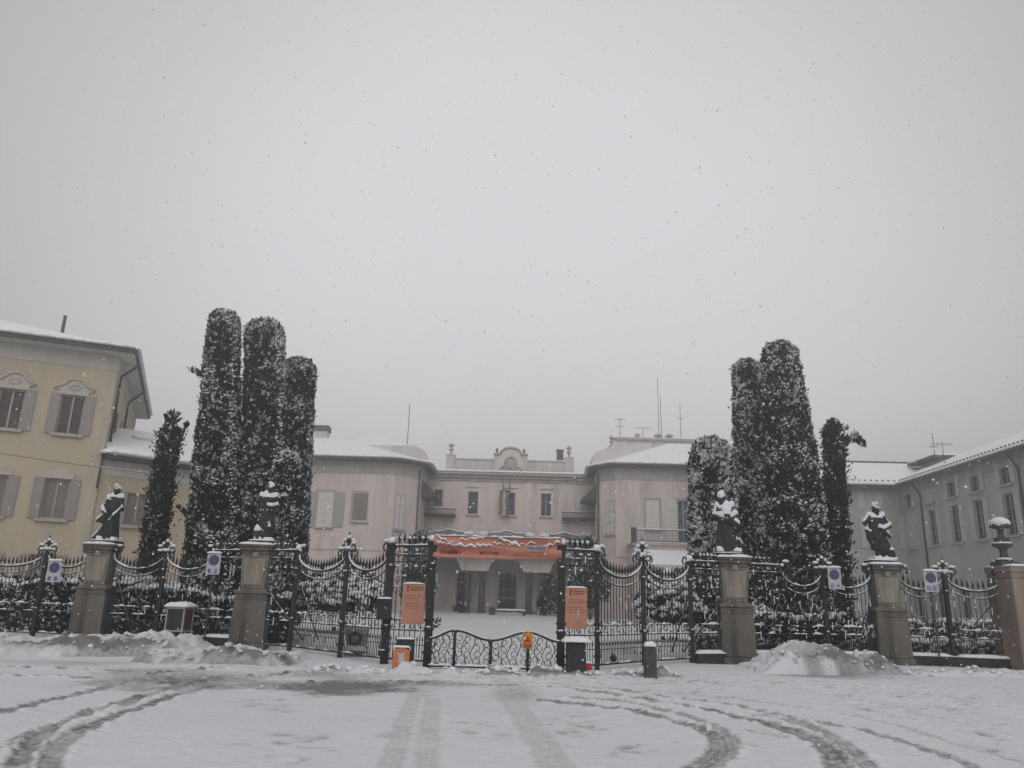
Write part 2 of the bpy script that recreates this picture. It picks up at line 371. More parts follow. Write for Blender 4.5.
def build_ground():
    xs = np.concatenate([np.array([-330,-240,-160,-110,-80,-60,-45,-34,-27,-22,-19]), np.arange(-17, 17.01, 0.035), np.array([19,22,27,34,45,60,80,110,160,240,330])])
    ys = np.concatenate([np.array([-80,-40,-15,-4,1,3.5,5,6]), np.arange(6.6, 18.9, 0.03), np.arange(19, 26, .2), np.array([26.5,28,30,33,37,42,48,55,62,68,75,82,95,120,160,220,330])])
    Xg, Yg = np.meshgrid(xs, ys); nx, ny = len(xs), len(ys)
    slush = np.zeros(Xg.shape); dep = np.zeros(Xg.shape)
    rng = np.random.default_rng(3)
    # a cheap value noise on the plane
    def vnoise(sc, seed):
        r = np.random.default_rng(seed); T = r.random((256, 256)); a = Xg*sc+500; b = Yg*sc+500
        ia, ib = np.floor(a).astype(int), np.floor(b).astype(int); fa, fb = a-ia, b-ib
        fa = fa*fa*(3-2*fa); fb = fb*fb*(3-2*fb)
        g = lambda i, j: T[i % 256, j % 256]
        return (g(ia,ib)*(1-fa)+g(ia+1,ib)*fa)*(1-fb) + (g(ia,ib+1)*(1-fa)+g(ia+1,ib+1)*fa)*fb - 0.5
    n1, n2, n3, n4, n5 = vnoise(.5, 1), vnoise(1.7, 2), vnoise(6, 4), vnoise(13, 5), vnoise(21, 6)
    near = np.clip((28-np.hypot(Xg, Yg-8))/8, 0, 1)
    for pl, hw, dk in TRK:
        hw = hw*.78
        pts = [tuple(G(u, v)[:2]) for u, v in smooth_poly(pl)]
        d = seg_dist(Xg, Yg, pts) + n3*0.035 + n2*0.03 + n4*.02
        core = np.clip((hw*1.02-d+.05*n5)/.05+.5, 0, 1)*np.clip(.92+.7*n4+.6*n5+.24*np.cos(6.283*d/.075)-.12*np.exp(-(d/(hw*.35))**2), .15, 1.05)
        patch = np.clip(0.86+0.7*n2+0.5*n3+.3*n1, 0.3, 1.0)
        slush = np.maximum(slush, core*dk*patch)
        dep -= 0.013*dk*np.clip(1.3-d/hw, 0, 1)
        dep += 0.022*dk*np.exp(-((d-hw*1.5)/(0.08))**2)*np.clip(0.6+n3*2+n4, 0, 1.5)
    for (u, v, ru, rv, a) in [(185,681,95,8,.85),(348,686,80,7.5,1.35),(270,683,90,4,.6),(150,672,60,5,.5),(430,684,60,4,.75),(515,692,28,8,.4),(835,676,60,3,.75),(905,674,22,2.5,.7),(70,662,90,3,.3),(330,676,80,3,.45)]:
        c = G(u, v); ex = G(u+ru, v); ey = G(u, v-rv)
        q = np.hypot((Xg-c.x)/abs(ex.x-c.x), (Yg-c.y)/abs(ey.y-c.y))+n2*.55+n3*.35
        slush = np.maximum(slush, np.clip(np.clip(1.25-q, 0, 1)*a*(1+.8*n4), 0, 1))
    # scuffed, lumpy band in front of the fence and to the right
    scuff = np.exp(-((Yg-16.6)/1.5)**2)*np.clip(1-np.abs(Xg)/13, 0, 1) + 0.55*np.exp(-((Xg-8)/4)**2-((Yg-13.5)/2.5)**2)
    Z = near*(n1*.05 + n2*.018 + n3*.008*(1+2*scuff) + n4*.010*(1+5*scuff) + n5*.008*(1+4*scuff)) + dep
    slush = np.maximum(slush, near*np.clip(n3+n4*.6+n5*.4-.40+.25*scuff, 0, .5)*1.4*np.clip(scuff*1.2+.15, 0, 1))
    # a few footprints and clods
    for (u, v, n) in [(275,700,14),(290,745,16),(500,725,8),(575,722,18),(745,738,22),(860,702,16),(930,705,26),(980,735,14),(700,690,10),(640,750,8),(430,735,5)]:
        for _ in range(n):
            c = G(u+rng.normal(0,24), v+rng.normal(0,6)); a = rng.uniform(.03,.085); th = rng.uniform(0,3.1)
            dx, dy = Xg-c.x, Yg-c.y; p = (dx*math.cos(th)+dy*math.sin(th))/(a*1.7); q = (-dx*math.sin(th)+dy*math.cos(th))/a
            m = np.exp(-(p*p+q*q)); Z -= m*.03; slush = np.maximum(slush, m*rng.uniform(.3,.8))
    # the court rises a little towards the porch
    Z += np.clip((Yg-30)/45, 0, 1)*0.12
    V = np.stack([Xg, Yg, Z], -1).reshape(-1, 3)
    idx = np.arange(nx*ny).reshape(ny, nx)
    F = np.stack([idx[:-1,:-1], idx[:-1,1:], idx[1:,1:], idx[1:,:-1]], -1).reshape(-1, 4)
    m = bpy.data.materials.new('snowy_ground'); m.use_nodes = True
    t = m.node_tree; b = t.nodes['Principled BSDF']; b.inputs['Specular IOR Level'].default_value = 0.2
    at = t.nodes.new('ShaderNodeAttribute'); at.attribute_name = 'slush'
    tc = t.nodes.new('ShaderNodeTexCoord')
    n = t.nodes.new('ShaderNodeTexNoise'); n.inputs['Scale'].default_value = 9; n.inputs['Detail'].default_value = 6; n.inputs['Roughness'].default_value = .7
    t.links.new(tc.outputs['Object'], n.inputs['Vector'])
    nl = t.nodes.new('ShaderNodeTexNoise'); nl.inputs['Scale'].default_value = .45; nl.inputs['Detail'].default_value = 5
    t.links.new(tc.outputs['Object'], nl.inputs['Vector'])
    a1 = t.nodes.new('ShaderNodeMath'); a1.operation = 'MULTIPLY_ADD'; a1.inputs[1].default_value = 0.7; a1.inputs[2].default_value = -0.35
    t.links.new(n.outputs['Fac'], a1.inputs[0])
    a2 = t.nodes.new('ShaderNodeMath'); a2.operation = 'ADD'; t.links.new(at.outputs['Fac'], a2.inputs[0]); 
    a3 = t.nodes.new('ShaderNodeMath'); a3.operation = 'MULTIPLY'; t.links.new(a1.outputs[0], a3.inputs[0]); t.links.new(at.outputs['Fac'], a3.inputs[1])
    t.links.new(a3.outputs[0], a2.inputs[1])
    sr = t.nodes.new('ShaderNodeMix'); sr.data_type = 'RGBA'; sr.inputs[6].default_value = (.54,.55,.57,1); sr.inputs[7].default_value = (.64,.65,.67,1)
    t.links.new(nl.outputs['Fac'], sr.inputs[0])
    mx = t.nodes.new('ShaderNodeMix'); mx.data_type = 'RGBA'; mx.clamp_factor = True; mx.inputs[7].default_value = (.145,.14,.13,1)
    t.links.new(a2.outputs[0], mx.inputs[0]); t.links.new(sr.outputs[2], mx.inputs[6]); t.links.new(mx.outputs[2], b.inputs['Base Color'])
    rr = t.nodes.new('ShaderNodeMapRange'); rr.inputs['To Min'].default_value = .8; rr.inputs['To Max'].default_value = .42
    t.links.new(a2.outputs[0], rr.inputs['Value']); t.links.new(rr.outputs[0], b.inputs['Roughness'])
    bp = t.nodes.new('ShaderNodeBump'); bp.inputs['Strength'].default_value = .55; bp.inputs['Distance'].default_value = .04
    n5 = t.nodes.new('ShaderNodeTexNoise'); n5.inputs['Scale'].default_value = 16; n5.inputs['Detail'].default_value = 6
    t.links.new(tc.outputs['Object'], n5.inputs['Vector']); t.links.new(n5.outputs['Fac'], bp.inputs['Height']); t.links.new(bp.outputs[0], b.inputs['Normal'])
    o = np_mesh('ground', V, F, m, smooth=True)
    ca = o.data.attributes.new('slush', 'FLOAT', 'POINT'); ca.data.foreach_set('value', slush.reshape(-1).astype(np.float32))
    o['kind'] = 'structure'
build_ground()

# ------------------------------------------------------------------ building pieces
def window(root, x, z, wd, h, pane=None, frame=WOODW, mull=1, bars=(0.5,), shut=None, shm=SH_BROWN, shw=None, sill=True, trim=None, trimw=0.14, y0=0.0, sillm=None, snowsill=True):
    """window centred at x, foot at z; the pane stands 14 cm inside the wall face at y0"""
    a, b, c, d = x-wd/2, x+wd/2, z, z+h
    f = MB(); t = 0.07; y = y0+.11
    f.box(a, a+t, y, y+.05, c, d); f.box(b-t, b, y, y+.05, c, d); f.box(a+t, b-t, y, y+.05, c, c+t); f.box(a+t, b-t, y, y+.05, d-t, d)
    for i in range(mull):
        q = a+(b-a)*(i+1)/(mull+1); f.box(q-.045, q+.045, y-.01, y+.045, c+t, d-t)
    for k in bars: f.box(a+t, b-t, y+.004, y+.04, c+h*k-.02, c+h*k+.02)
    wo = f.build('window', frame, root)
    MB().box(a, b, y+.03, y+.038, c, d).build('pane', pane or GLASS, wo)
    if shut:
        sw = shw or wd/2
        if shut == 'open':
            for q0, q1 in ((a-sw-.01, a-.01), (b+.01, b+sw+.01)):
                m = MB(); m.box(q0, q1, y0-.055, y0-.012, c-.02, d+.02)
                m.box(q0-.004, q0+.06, y0-.064, y0-.01, c-.024, d+.024); m.box(q1-.06, q1+.004, y0-.064, y0-.01, c-.024, d+.024)
                m.box(q0+.06, q1-.06, y0-.064, y0-.01, c+h*.48, c+h*.53)
                m.build('shutter', shm, wo)
        elif shut == 'closed':
            for q0, q1 in ((a, x-.012), (x+.012, b)):
                m = MB(); m.box(q0, q1, y0-.03, y0+.015, c, d)
                m.box(q0-.003, q0+.07, y0-.04, y0+.02, c, d); m.box(q1-.07, q1+.003, y0-.04, y0+.02, c, d); m.box(q0+.07, q1-.07, y0-.04, y0+.02, c+h*.47, c+h*.53)
                m.build('shutter', shm, wo)
    if sill:
        MB().box(a-.16, b+.16, y0-.16, y0+.10, c-.13, c-.004).build('sill', sillm or TRIM, wo)
        if snowsill: MB().strip([(a-.12, y0-.08, c-.004), (b+.12, y0-.08, c-.004)], .14, .07).build('snow', SNOW, wo)
    if trim:
        m = MB(); w_ = trimw
        m.box(a-w_, a-.002, y0-.045, y0+.02, c, d); m.box(b+.002, b+w_, y0-.045, y0+.02, c, d); m.box(a-w_, b+w_, y0-.047, y0+.02, d+.002, d+w_)
        m.build('surround', trim, wo)
    return wo
def roof_poly(root, poly, z, ridge, thick=.22, snowh=.22, edge=TILE, snow=True):
    """hip roof over a polygon (x,y anticlockwise); ridge = two points (x,y,z)"""
    r0, r1 = Vector(ridge[0]), Vector(ridge[1]); n = len(poly)
    def near(p):
        d = (r1-r0); l2 = d.x*d.x+d.y*d.y
        t = 0 if l2 < 1e-9 else max(0, min(1, ((p[0]-r0.x)*d.x+(p[1]-r0.y)*d.y)/l2))
        t = 0 if t < .35 else (1 if t > .65 else t)
        return r0+d*t
    def hip(mb, grow, zb, zt, lift, mi):
        cx = sum(p[0] for p in poly)/n; cy = sum(p[1] for p in poly)/n
        P2 = [(p[0]+(grow if p[0] > cx else -grow), p[1]+(grow if p[1] > cy else -grow)) for p in poly]
        A = [(p[0], p[1], zb) for p in P2]; B = [(p[0], p[1], zt) for p in P2]
        for i in range(n):
            j = (i+1) % n; q0, q1 = near(poly[i]), near(poly[j])
            mb.add([A[i], A[j], B[j], B[i]], [(0,1,2,3)], mi)
            tp = [B[i], B[j], (q1.x, q1.y, q1.z+lift)]
            if (q1-q0).length > 1e-4: tp.append((q0.x, q0.y, q0.z+lift))
            mb.add(tp, [tuple(range(len(tp)))], mi)
        mb.add(A, [tuple(range(n))[::-1]], mi)
    m = MB(); hip(m, 0, z, z+thick, 0, 0); ro = m.build('roof', [edge], root)
    if snow:
        m = MB(); hip(m, -.07, z+thick-.03, z+thick+snowh, snowh+.04, 0)
        for i in range(n):
            a, b = poly[i], poly[(i+1) % n]; m.strip([(a[0], a[1], z+thick+snowh*.45), (b[0], b[1], z+thick+snowh*.45)], .5, .20, rough=.45)
        m.build('snow', [ROOFSNOW], ro)
    return ro
def pipe(root, pts, r=.06, mi=PIPE): return MB().tube(pts, r, 6).build('drain_pipe', mi, root)
def urn_mesh(mb, c, s, mi=0):
    prof = [(.20,0),(.20,.08),(.11,.12),(.075,.24),(.09,.34),(.22,.42),(.24,.50),(.13,.56),(.10,.62),(.14,.72),(.26,.80),(.27,.86),(.15,.94),(.05,1.05),(.02,1.08)]
    mb.lathe([(r*s, z*s) for r, z in prof], c, 12, mi)
def antenna(name, label, p, h, arms, r=.03):
    r = r*.75; o = thing(name, label, 'antenna', p)
    MB().tube([(0,0,0),(0,0,h)], r, 5).build('mast', PIPE, o)
    for (z, l, k) in arms:
        m = MB(); m.tube([(-l/2,0,z),(l/2,0,z)], r*.6, 4)
        for i in range(k):
            q = -l/2+l*i/max(1,k-1); m.tube([(q,-.25,z),(q,.25,z)], r*.45, 4); m.tube([(q,0,z-.16),(q,0,z+.16)], r*.45, 4)
        m.build('boom', PIPE, o)
    return o

# ------------------------------------------------------------------ the yellow building on the left
D1 = 38.0
pc = P(117, 372, D1)
FY = Frame((pc.x, pc.y, 0), R(22)); 
# x runs to the right along the front, x = 0 at the corner; the front extends to x = -22
def build_yellow():
    r = FY.root('yellow_building', 'tall pale yellow house with louvred shutters and wide grey eaves left of the fence', 'house')
    ze = FY.uv(118, 356)[1]
    W, Dp = 24.0, 15.5
    ups = [FY.uv(70, 395), FY.uv(70, 432)]; low = [FY.uv(57, 479), FY.uv(57, 518)]
    up2 = FY.uv(9, 412)[0]; s1 = (FY.uv(71, 412)[0] + FY.uv(55, 498)[0])/2; pitch = s1-up2
    zu0, zu1 = FY.uv(66, 434)[1], FY.uv(72, 395.5)[1]; zl0, zl1 = FY.uv(54, 519)[1], FY.uv(57, 479)[1]
    wd = 1.08
    cen = [s1-pitch*k for k in range(4)]
    g0 = 1.0; gz = zl0-(zu0-zl0)
    holes = [(c-wd/2, c+wd/2, zu0, zu1) for c in cen] + [(c-wd/2, c+wd/2, zl0, zl1) for c in cen] + [(c-wd/2, c+wd/2, .9, .9+2.0) for c in cen]
    m = MB(); m.wall(-W, 0, -.3, ze, holes)
    # side wall (x = 0 plane, running back), far and left walls
    sh = [(y, y+1.1, zu0, zu1) for y in (2.2, 6.6, 11.2)]
    def side(a, b, c, d): m.add([(0,a,c),(0,b,c),(0,b,d),(0,a,d)], [(0,1,2,3)])
    ys = sorted({0, Dp, *[h[0] for h in sh], *[h[1] for h in sh]})
    for a, b in zip(ys, ys[1:]):
        if any(h[0] <= a and b <= h[1] for h in sh): side(a, b, -.3, zu0); side(a, b, zu1, ze)
        else: side(a, b, -.3, ze)
    m.add([(0,Dp,-.3),(-W,Dp,-.3),(-W,Dp,ze),(0,Dp,ze)], [(0,1,2,3)]); m.add([(-W,Dp,-.3),(-W,0,-.3),(-W,0,ze),(-W,Dp,ze)], [(0,1,2,3)])
    m.build('wall', YELLOW, r)
    # grey frieze band under the eaves and quoin strip at the corner
    q = MB(); q.box(-W, .02, -.03, .05, ze-.80, ze); q.box(-.02, .03, .05, Dp, ze-.80, ze); q.build('frieze', FRIEZE, r)
    q = MB(); q.box(-.55, .025, -.025, .05, -.3, ze-.955); q.box(-.02, .025, .05, .5, -.3, ze-.955); q.build('corner_strip', CORNER, r)
    for i, c in enumerate(cen):
        for (z0, z1, kind) in ((zu0, zu1, 'up'), (zl0, zl1, 'low'), (.9, 2.9, 'g')):
            wo = window(r, c, z0, wd, z1-z0, SH_MID if kind != 'up' else BROWNP, mull=1, bars=(), shut='open', shm=SH_BROWN, shw=.44, trim=None, snowsill=False)
            if kind == 'up':
                m = MB(); a = wd/2
                pr = [(-a-.12, .03), (a+.12, .03), (a+.10, .22), (a+.36, .30), (a+.34, .38), (a-.05, .50), (.30, .74), (0, .82), (-.30, .74), (-a+.05, .50), (-a-.34, .38), (-a-.36, .30), (-a-.10, .22)]
                m.prism([(c+x, z1+z) for x, z in pr], -.07, .03)
                rim = [(-a-.38, .32), (-a+.05, .52), (-.30, .76), (0, .84), (.30, .76), (a-.05, .52), (a+.38, .32)]
                m.tube([(c+x, -.10, z1+z) for x, z in rim], .055, 5)
                m.lathe([(.26, 0), (.22, .04), (.02, .06)], (0, 0, 0), 12) if False else None
                m.tube([(c+.26*math.cos(t), -.085, z1+.40+.13*math.sin(t)) for t in np.linspace(0, 2*math.pi, 15)[:-1]], .03, 5, closed=True)
                m.build('pediment', PEDI, wo)
            elif kind == 'low':
                m = MB(); a = wd/2
                m.prism([(c+x, z1+z) for x, z in [(-a-.12, .03), (a+.12, .03), (a+.12, .32), (.3, .52), (-.3, .52), (-a-.12, .32)]], -.05, .03); m.build('pediment', PEDI, wo)
    for i, (y0, y1, z0, z1) in enumerate(sh):                   # windows of the side wall
        m = MB(); m.box(-.16, -.12, y0, y1, z0, z1); wo = m.build('window', GLASS, r)
        for a in (y0-.62, y1+.02): MB().box(.012, .06, a, a+.6, z0-.02, z1+.02).build('shutter', SH_BROWN, wo)
    # wide eaves: soffit box, gutter, roof and its snow
    o = .72
    MB().slab([(-W-o,-o),(o,-o),(o,Dp+o),(-W-o,Dp+o)], ze+.002, ze+.16).build('eaves', SOFFIT, r)
    g = MB(); g.box(-W-o-.1, o+.1, -o-.14, -o-.003, ze+.05, ze+.22); g.box(o+.003, o+.14, -o-.003, Dp+o, ze+.05, ze+.22); g.build('gutter', PIPE, r)
    ro = roof_poly(r, [(-W-o,-o),(o,-o),(o,Dp+o),(-W-o,Dp+o)], ze+.165, [(-W+7, Dp/2, ze+3.2), (-7.2, Dp/2, ze+3.2)], .07, .12)
    # chimney stub on the roof
    cx = FY.uv(63, 328, 4.0)[0]; MB().tube([(cx, 4.0, ze+1.2), (cx, 4.0, ze+3.0)], .09, 7).build('flue', PIPE, ro)
    # two drain pipes down the side wall with bent arms to the gutter
    for y, x in ((1.3, .10), (7.5, .10)):
        pipe(r, [(o+.02, y+.5, ze+.05), (o-.1, y+.45, ze-.12), (x+.02, y, ze-.75), (x, y, ze-1.2), (x, y, 3.0)], .065)
    pipe(r, [(.02, -.08, FY.uv(112, 452)[1]), (.0, -.10, FY.uv(107, 489)[1])], .05)
    return r, ze
RY, ZEY = build_yellow()

def build_lower():
    # lower wing continuing from the corner to the right
    z = P(112, 460, D1).z
    p1 = Vector((pc.x-.02, pc.y+.10, 0)); D2 = 41.0
    q = P(188, 466, D2); ang = math.atan2(q.y-p1.y, q.x-p1.x)
    F = Frame((p1.x, p1.y, 0), ang)
    r = F.root('low_yellow_wing', 'lower yellow wing with snowy roof behind the slim cypress', 'house')
    W, Dp, = 8.6, 9.0
    z = F.uv(125, 462)[1]
    s0, s1 = F.uv(137, 509)[0], F.uv(124, 509)[0]
    zl0, zl1 = F.uv(137, 526)[1], F.uv(137, 493.5)[1]
    cs = [s0+k*3.9 for k in range(2)]
    holes = [(c-.62, c+.62, zl0, zl1) for c in cs]+[(c-.62, c+.62, .8, 2.7) for c in cs]
    m = MB(); m.wall(0, W, -.3, z, holes)
    m.add([(W,0,-.3),(W,Dp,-.3),(W,Dp,z),(W,0,z)], [(0,1,2,3)]); m.add([(W,Dp,-.3),(0,Dp,-.3),(0,Dp,z),(W,Dp,z)], [(0,1,2,3)])
    m.build('wall', YELLOW, r)
    MB().box(0, W+.02, -.03, .05, z-.75, z-.002).build('frieze', SOFFIT, r)
    for c in cs:
        window(r, c, zl0, 1.14, zl1-zl0, SH_MID, bars=(), shut='open', shm=SH_BROWN, shw=.5, snowsill=False)
        window(r, c, .8, 1.24, 1.9, GLASS2, bars=(.5,), shut='closed', shm=SH_BROWN)
    roof_poly(r, [(.02,-.7),(W+.7,-.7),(W+.7,Dp+.7),(.02,Dp+.7)], z, [(.1, Dp/2, z+2.3), (W-3, Dp/2, z+2.3)], .16, .2)
    # chimney with a grey hood, half hidden by the eaves
    cx, cz = F.uv(139, 447, 3.0); m = MB(); m.box(cx-.40, cx+.40, 2.5, 3.3, z+.4, cz+.3); m.box(cx-.5, cx+.5, 2.4, 3.4, cz+.303, cz+.42)
    ch = m.build('chimney', PALE, r); MB().snowcap(cx-.5, cx+.5, 2.4, 3.4, cz+.422, .2).build('snow', ROOFSNOW, ch)
build_lower()

# ------------------------------------------------------------------ the villa: main front and two wings
DM, DW = 75.0, 68.5
FM = Frame((0, DM, 0), 0.0); FW = Frame((0, DW, 0), 0.0)
ZC = Zat(510, 473.5, DM)                        # cornice of the main front
def build_villa():
    r = thing('villa_main_block', 'pink villa main front with arched porch and curved pediment at the end of the court', 'villa', (0, DM, 0))
    xl, xr = X(421, DM, 8), X(601, DM, 8)
    B = 3.6                                       # porch depth
    xs = {k: FM.uv(k, 503)[0] for k in (438, 473, 510, 546, 581)}
    zw0, zw1 = FM.uv(473, 514.5)[1], FM.uv(473, 491.5)[1]
    zf = FM.uv(500, 535)[1]                        # terrace level
    wd = 1.0
    holes = [(xs[438]-.4, xs[438]+.4, zw0+.7, zw1+.1)]
    for k in (473, 510, 546): holes.append((xs[k]-wd/2, xs[k]+wd/2, zw0, zw1))
    holes.append((xs[581]-.45, xs[581]+.45, zw0+.3, zw1))
    # upper wall
    za = FM.uv(500, 557)[1]                        # crown of the porch arches
    zi = FM.uv(500, 571.5)[1]                      # imposts
    m = MB(); m.wall(xl, xr, za+.35, ZC, holes)
    m.build('upper_wall', PINK, r)
    # the arcade: basket arches between paired columns
    cols = [FM.uv(u, 600)[0] for u in (466.5, 481.5, 528.5, 543)]
    piers = [(cols[0]-.62, cols[1]+.55), (cols[2]-.55, cols[3]+.62)]
    spans = [(xl, piers[0][0]), (piers[0][1], piers[1][0]), (piers[1][1], xr)]
    wide = 4.6
    spans = [(piers[0][0]-wide, piers[0][0]), (piers[0][1], piers[1][0]), (piers[1][1], piers[1][1]+wide)]
    a = MB(); t0, t1 = .0, .55
    for p in piers: a.box(p[0], p[1], t0, t1, zi, za+.35)
    a.box(xl, spans[0][0], t0, t1, -.2, za+.35); a.box(spans[2][1], xr, t0, t1, -.2, za+.35)
    for s0, s1 in spans:
        n = 18; rr = min(1.5, (s1-s0)/2)
        for i in range(n):
            def zz(x):
                d = min(x-s0, s1-x)
                if d >= rr: return za
                return zi+(za-zi)*math.sqrt(max(0, 1-((rr-d)/rr)**2))
            x0, x1 = s0+(s1-s0)*i/n, s0+(s1-s0)*(i+1)/n
            a.prism([(x0, zz(x0)), (x1, zz(x1)), (x1, za+.35), (x0, za+.35)], t0, t1)
    a.build('arcade', PALE, r)
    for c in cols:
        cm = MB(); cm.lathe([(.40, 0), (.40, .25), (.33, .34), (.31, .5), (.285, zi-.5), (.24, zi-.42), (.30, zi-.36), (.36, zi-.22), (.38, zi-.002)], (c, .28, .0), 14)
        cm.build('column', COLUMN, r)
    # the wall at the back of the porch
    zfl = .45
    ar = [(FM.uv(507.5, 590)[0], 1.8), (FM.uv(464, 590)[0]-.2, 1.5), (FM.uv(551, 590)[0]+.1, 1.5)]
    bk = MB(); hl = [(x-w_/2, x+w_/2, zfl if i == 0 else zfl+.6, 3.6) for i, (x, w_) in enumerate(ar)]
    yb = B
    bk.wall(xl, xr, -.2, za+1.0, hl, y=yb); bk.box(xl, xl+.3, .56, B, -.2, za+.9); bk.box(xr-.3, xr, .56, B, -.2, za+.9)
    bk.build('porch_wall', PALE, r)
    MB().box(xl, xr, .56, B-.002, za+.4, za+.7).build('porch_ceiling', SOFFIT, r)
    fl = MB(); fl.box(xl+.32, xr-.32, 1.5, B-.003, -.2, zfl); fl.build('porch_floor', TRIM, r)
    fs = MB(); fs.add([(xl+.4, .9, .02), (xr-.4, .9, .02), (xr-.4, 3.0, zfl+.06), (xl+.4, 3.0, zfl+.06)], [(0,1,2,3)], 0); fs.build('drifted_snow', SNOW, r)
    for i, (x, w_) in enumerate(ar):
        z0 = zfl if i == 0 else zfl+.6; d = MB(); n = 12; z1 = 3.6
        # arched head as a dark infill over the rectangular hole with a stone archivolt
        arc = [(x+w_/2*math.cos(t), z1-.02+w_/2*.55*math.sin(t)) for t in np.linspace(0, math.pi, n)]
        d.prism([(x-w_/2, z0), (x+w_/2, z0)]+arc, yb-.03, yb+.12)
        do = d.build('door' if i == 0 else 'arched_window', GLASS, r)
        fr = MB(); fr.tube([(x-w_/2, yb-.07, z0)]+[(p, yb-.07, z) for p, z in arc[::-1]]+[(x+w_/2, yb-.07, z0)], .09, 5)
        fr.build('surround', PALE, do)
        g = MB()
        for k in (-.25, .25): g.box(x+w_*k-.025, x+w_*k+.025, yb-.075, yb-.04, z0+1.1, z1+.2)
        for zz in (z0+1.1, z0+1.9, z1-.15): g.box(x-w_/2+.06, x+w_/2-.06, yb-.073, yb-.042, zz-.03, zz+.03)
        g.build('glazing_bars', SIGNW, do)
    # windows of the upper floor
    for k in (473, 510, 546):
        wo = window(r, xs[k], zw0, wd, zw1-zw0, GLASS, bars=(.3, .65), mull=1 if k == 546 else 0, trim=PALE, trimw=.24, sillm=TRIM)
        m = MB(); x = xs[k]; m.prism([(x-.75, zw1+.42), (x+.75, zw1+.42), (x+.75, zw1+.52), (x, zw1+.95), (x-.75, zw1+.52)], -.12, .02); m.build('pediment', PALE, wo)
    window(r, xs[438], zw0+.7, .8, zw1+.1-zw0-.7, GLASS, mull=1, trim=PALE, trimw=.3, sill=False)
    window(r, xs[581], zw0+.3, .9, zw1-zw0-.3, None, shut='closed', shm=SH_PALE, trim=PALE, trimw=.3, sill=False)
    # pilaster strips
    for k in (455.5, 490.5, 528, 562):
        pm = MB(); x = FM.uv(k, 500)[0]; pm.box(x-.35, x+.35, -.05, .02, zf+.3, ZC-.86); pm.build('pilaster', PALE, r)
    # two small side balconies
    for u0, u1, v in ((425, 456, 508), (562, 594, 512)):
        x0, x1 = FM.uv(u0, v)[0], FM.uv(u1, v)[0]; z = FM.uv(u0, v+6)[1]
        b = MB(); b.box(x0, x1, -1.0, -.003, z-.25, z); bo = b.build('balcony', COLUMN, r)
        q = MB(); q.box(x0, x1, -1.0, -.94, z+.42, z+.5); q.box(x0, x0+.06, -.94, -.003, z+.42, z+.5); q.box(x1-.06, x1, -.94, -.003, z+.42, z+.5)
        for i in range(20): q.box(x0+(x1-x0)*i/20, x0+(x1-x0)*i/20+.035, -.985, -.95, z, z+.42)
        q.build('railing', DARKSTONE, bo); MB().strip([(x0, -.97, z+.5), (x1, -.97, z+.5)], .14, .08).build('snow', SNOW, bo)
    # cornice with its line of snow
    m = MB(); m.box(xl, xr, -.28, .1, ZC-.55, ZC-.25); m.box(xl, xr, -.55, .1, ZC-.248, ZC); m.box(xl, xr, -.10, .04, ZC-.85, ZC-.552); co = m.build('cornice', TRIM, r)
    MB().strip([(xl, -.28, ZC+.002), (xr, -.28, ZC+.002)], .62, .22, rough=.15).build('snow', ROOFSNOW, co)
    # terrace over the porch with pedestals, garlanded iron rail
    tz = za+.36
    t = MB(); t.box(cols[0]-3.6, cols[3]+3.6, -1.2, -.003, tz-.25, tz+.05); to = t.build('terrace', PALE, r)
    pz = FM.uv(500, 533)[1]-.95
    for c in [cols[0], cols[1], cols[2], cols[3]]:
        q = MB(); q.box(c-.36, c+.36, -1.16, -.5, tz+.052, pz+.5); q.box(c-.45, c+.45, -1.2, -.42, pz+.502, pz+.62); qo = q.build('pedestal', TRIM, to)
        MB().snowcap(c-.48, c+.48, -1.24, -.4, pz+.622, .35).build('snow', SNOW, to)
    for s0, s1 in ((cols[0]-3.4, cols[0]-.4), (cols[1]+.4, cols[2]-.4), (cols[3]+.4, cols[3]+3.4)):
        q = MB(); n = 24; pts = []
        for i in range(n+1):
            x = s0+(s1-s0)*i/n; z = pz+.80+.22*math.exp(-((x-(s0+s1)/2)/((s1-s0)*.17))**2); pts.append((x, -.85, z))
            q.box(x-.03, x+.03, -.88, -.82, tz+.05, z)
        q.tube(pts, .05, 5); q.tube([(p[0], p[1], p[2]-.3) for p in pts], .10, 6)
        q.build('garlanded_rail', GREENM, to); MB().strip([(p[0], p[1], p[2]+.04) for p in pts], .16, .14).build('snow', SNOW, to)
    # parapet with pedestals, urns and the curved pediment
    p0, p1 = FM.uv(447, 465, 1.0)[0], FM.uv(574, 468, 1.0)[0]; zp = FM.uv(511, 459.5, 1.0)[1]
    a0, a1 = FM.uv(494, 460, .6)[0], FM.uv(527.5, 460, .6)[0]; cx = (a0+a1)/2; zsh = FM.uv(511, 454.5, .6)[1]; ztop = FM.uv(511, 448, .6)[1]
    m = MB(); m.box(p0, a0, 1.0, 1.5, ZC-.1, zp-.12); m.box(a1, p1, 1.0, 1.5, ZC-.1, zp-.12); m.box(p0, a0, .9, 1.6, zp-.118, zp); m.box(a1, p1, .9, 1.6, zp-.118, zp)
    po = m.build('parapet', PALE, r)
    s = MB(); s.strip([(p0, 1.25, zp+.002), (a0, 1.25, zp+.002)], .5, .09); s.strip([(a1, 1.25, zp+.002), (p1, 1.25, zp+.002)], .5, .09); s.build('snow', ROOFSNOW, po)
    hw = (a1-a0)/2; r0 = hw*.62
    poly = [(a0, ZC-.1), (a1, ZC-.1), (a1, zsh), (cx+r0+.1, zsh)]+[(cx+r0*math.cos(t), zsh+(ztop-zsh)*math.sin(t)) for t in np.linspace(0, math.pi, 16)]+[(cx-r0-.1, zsh), (a0, zsh)]
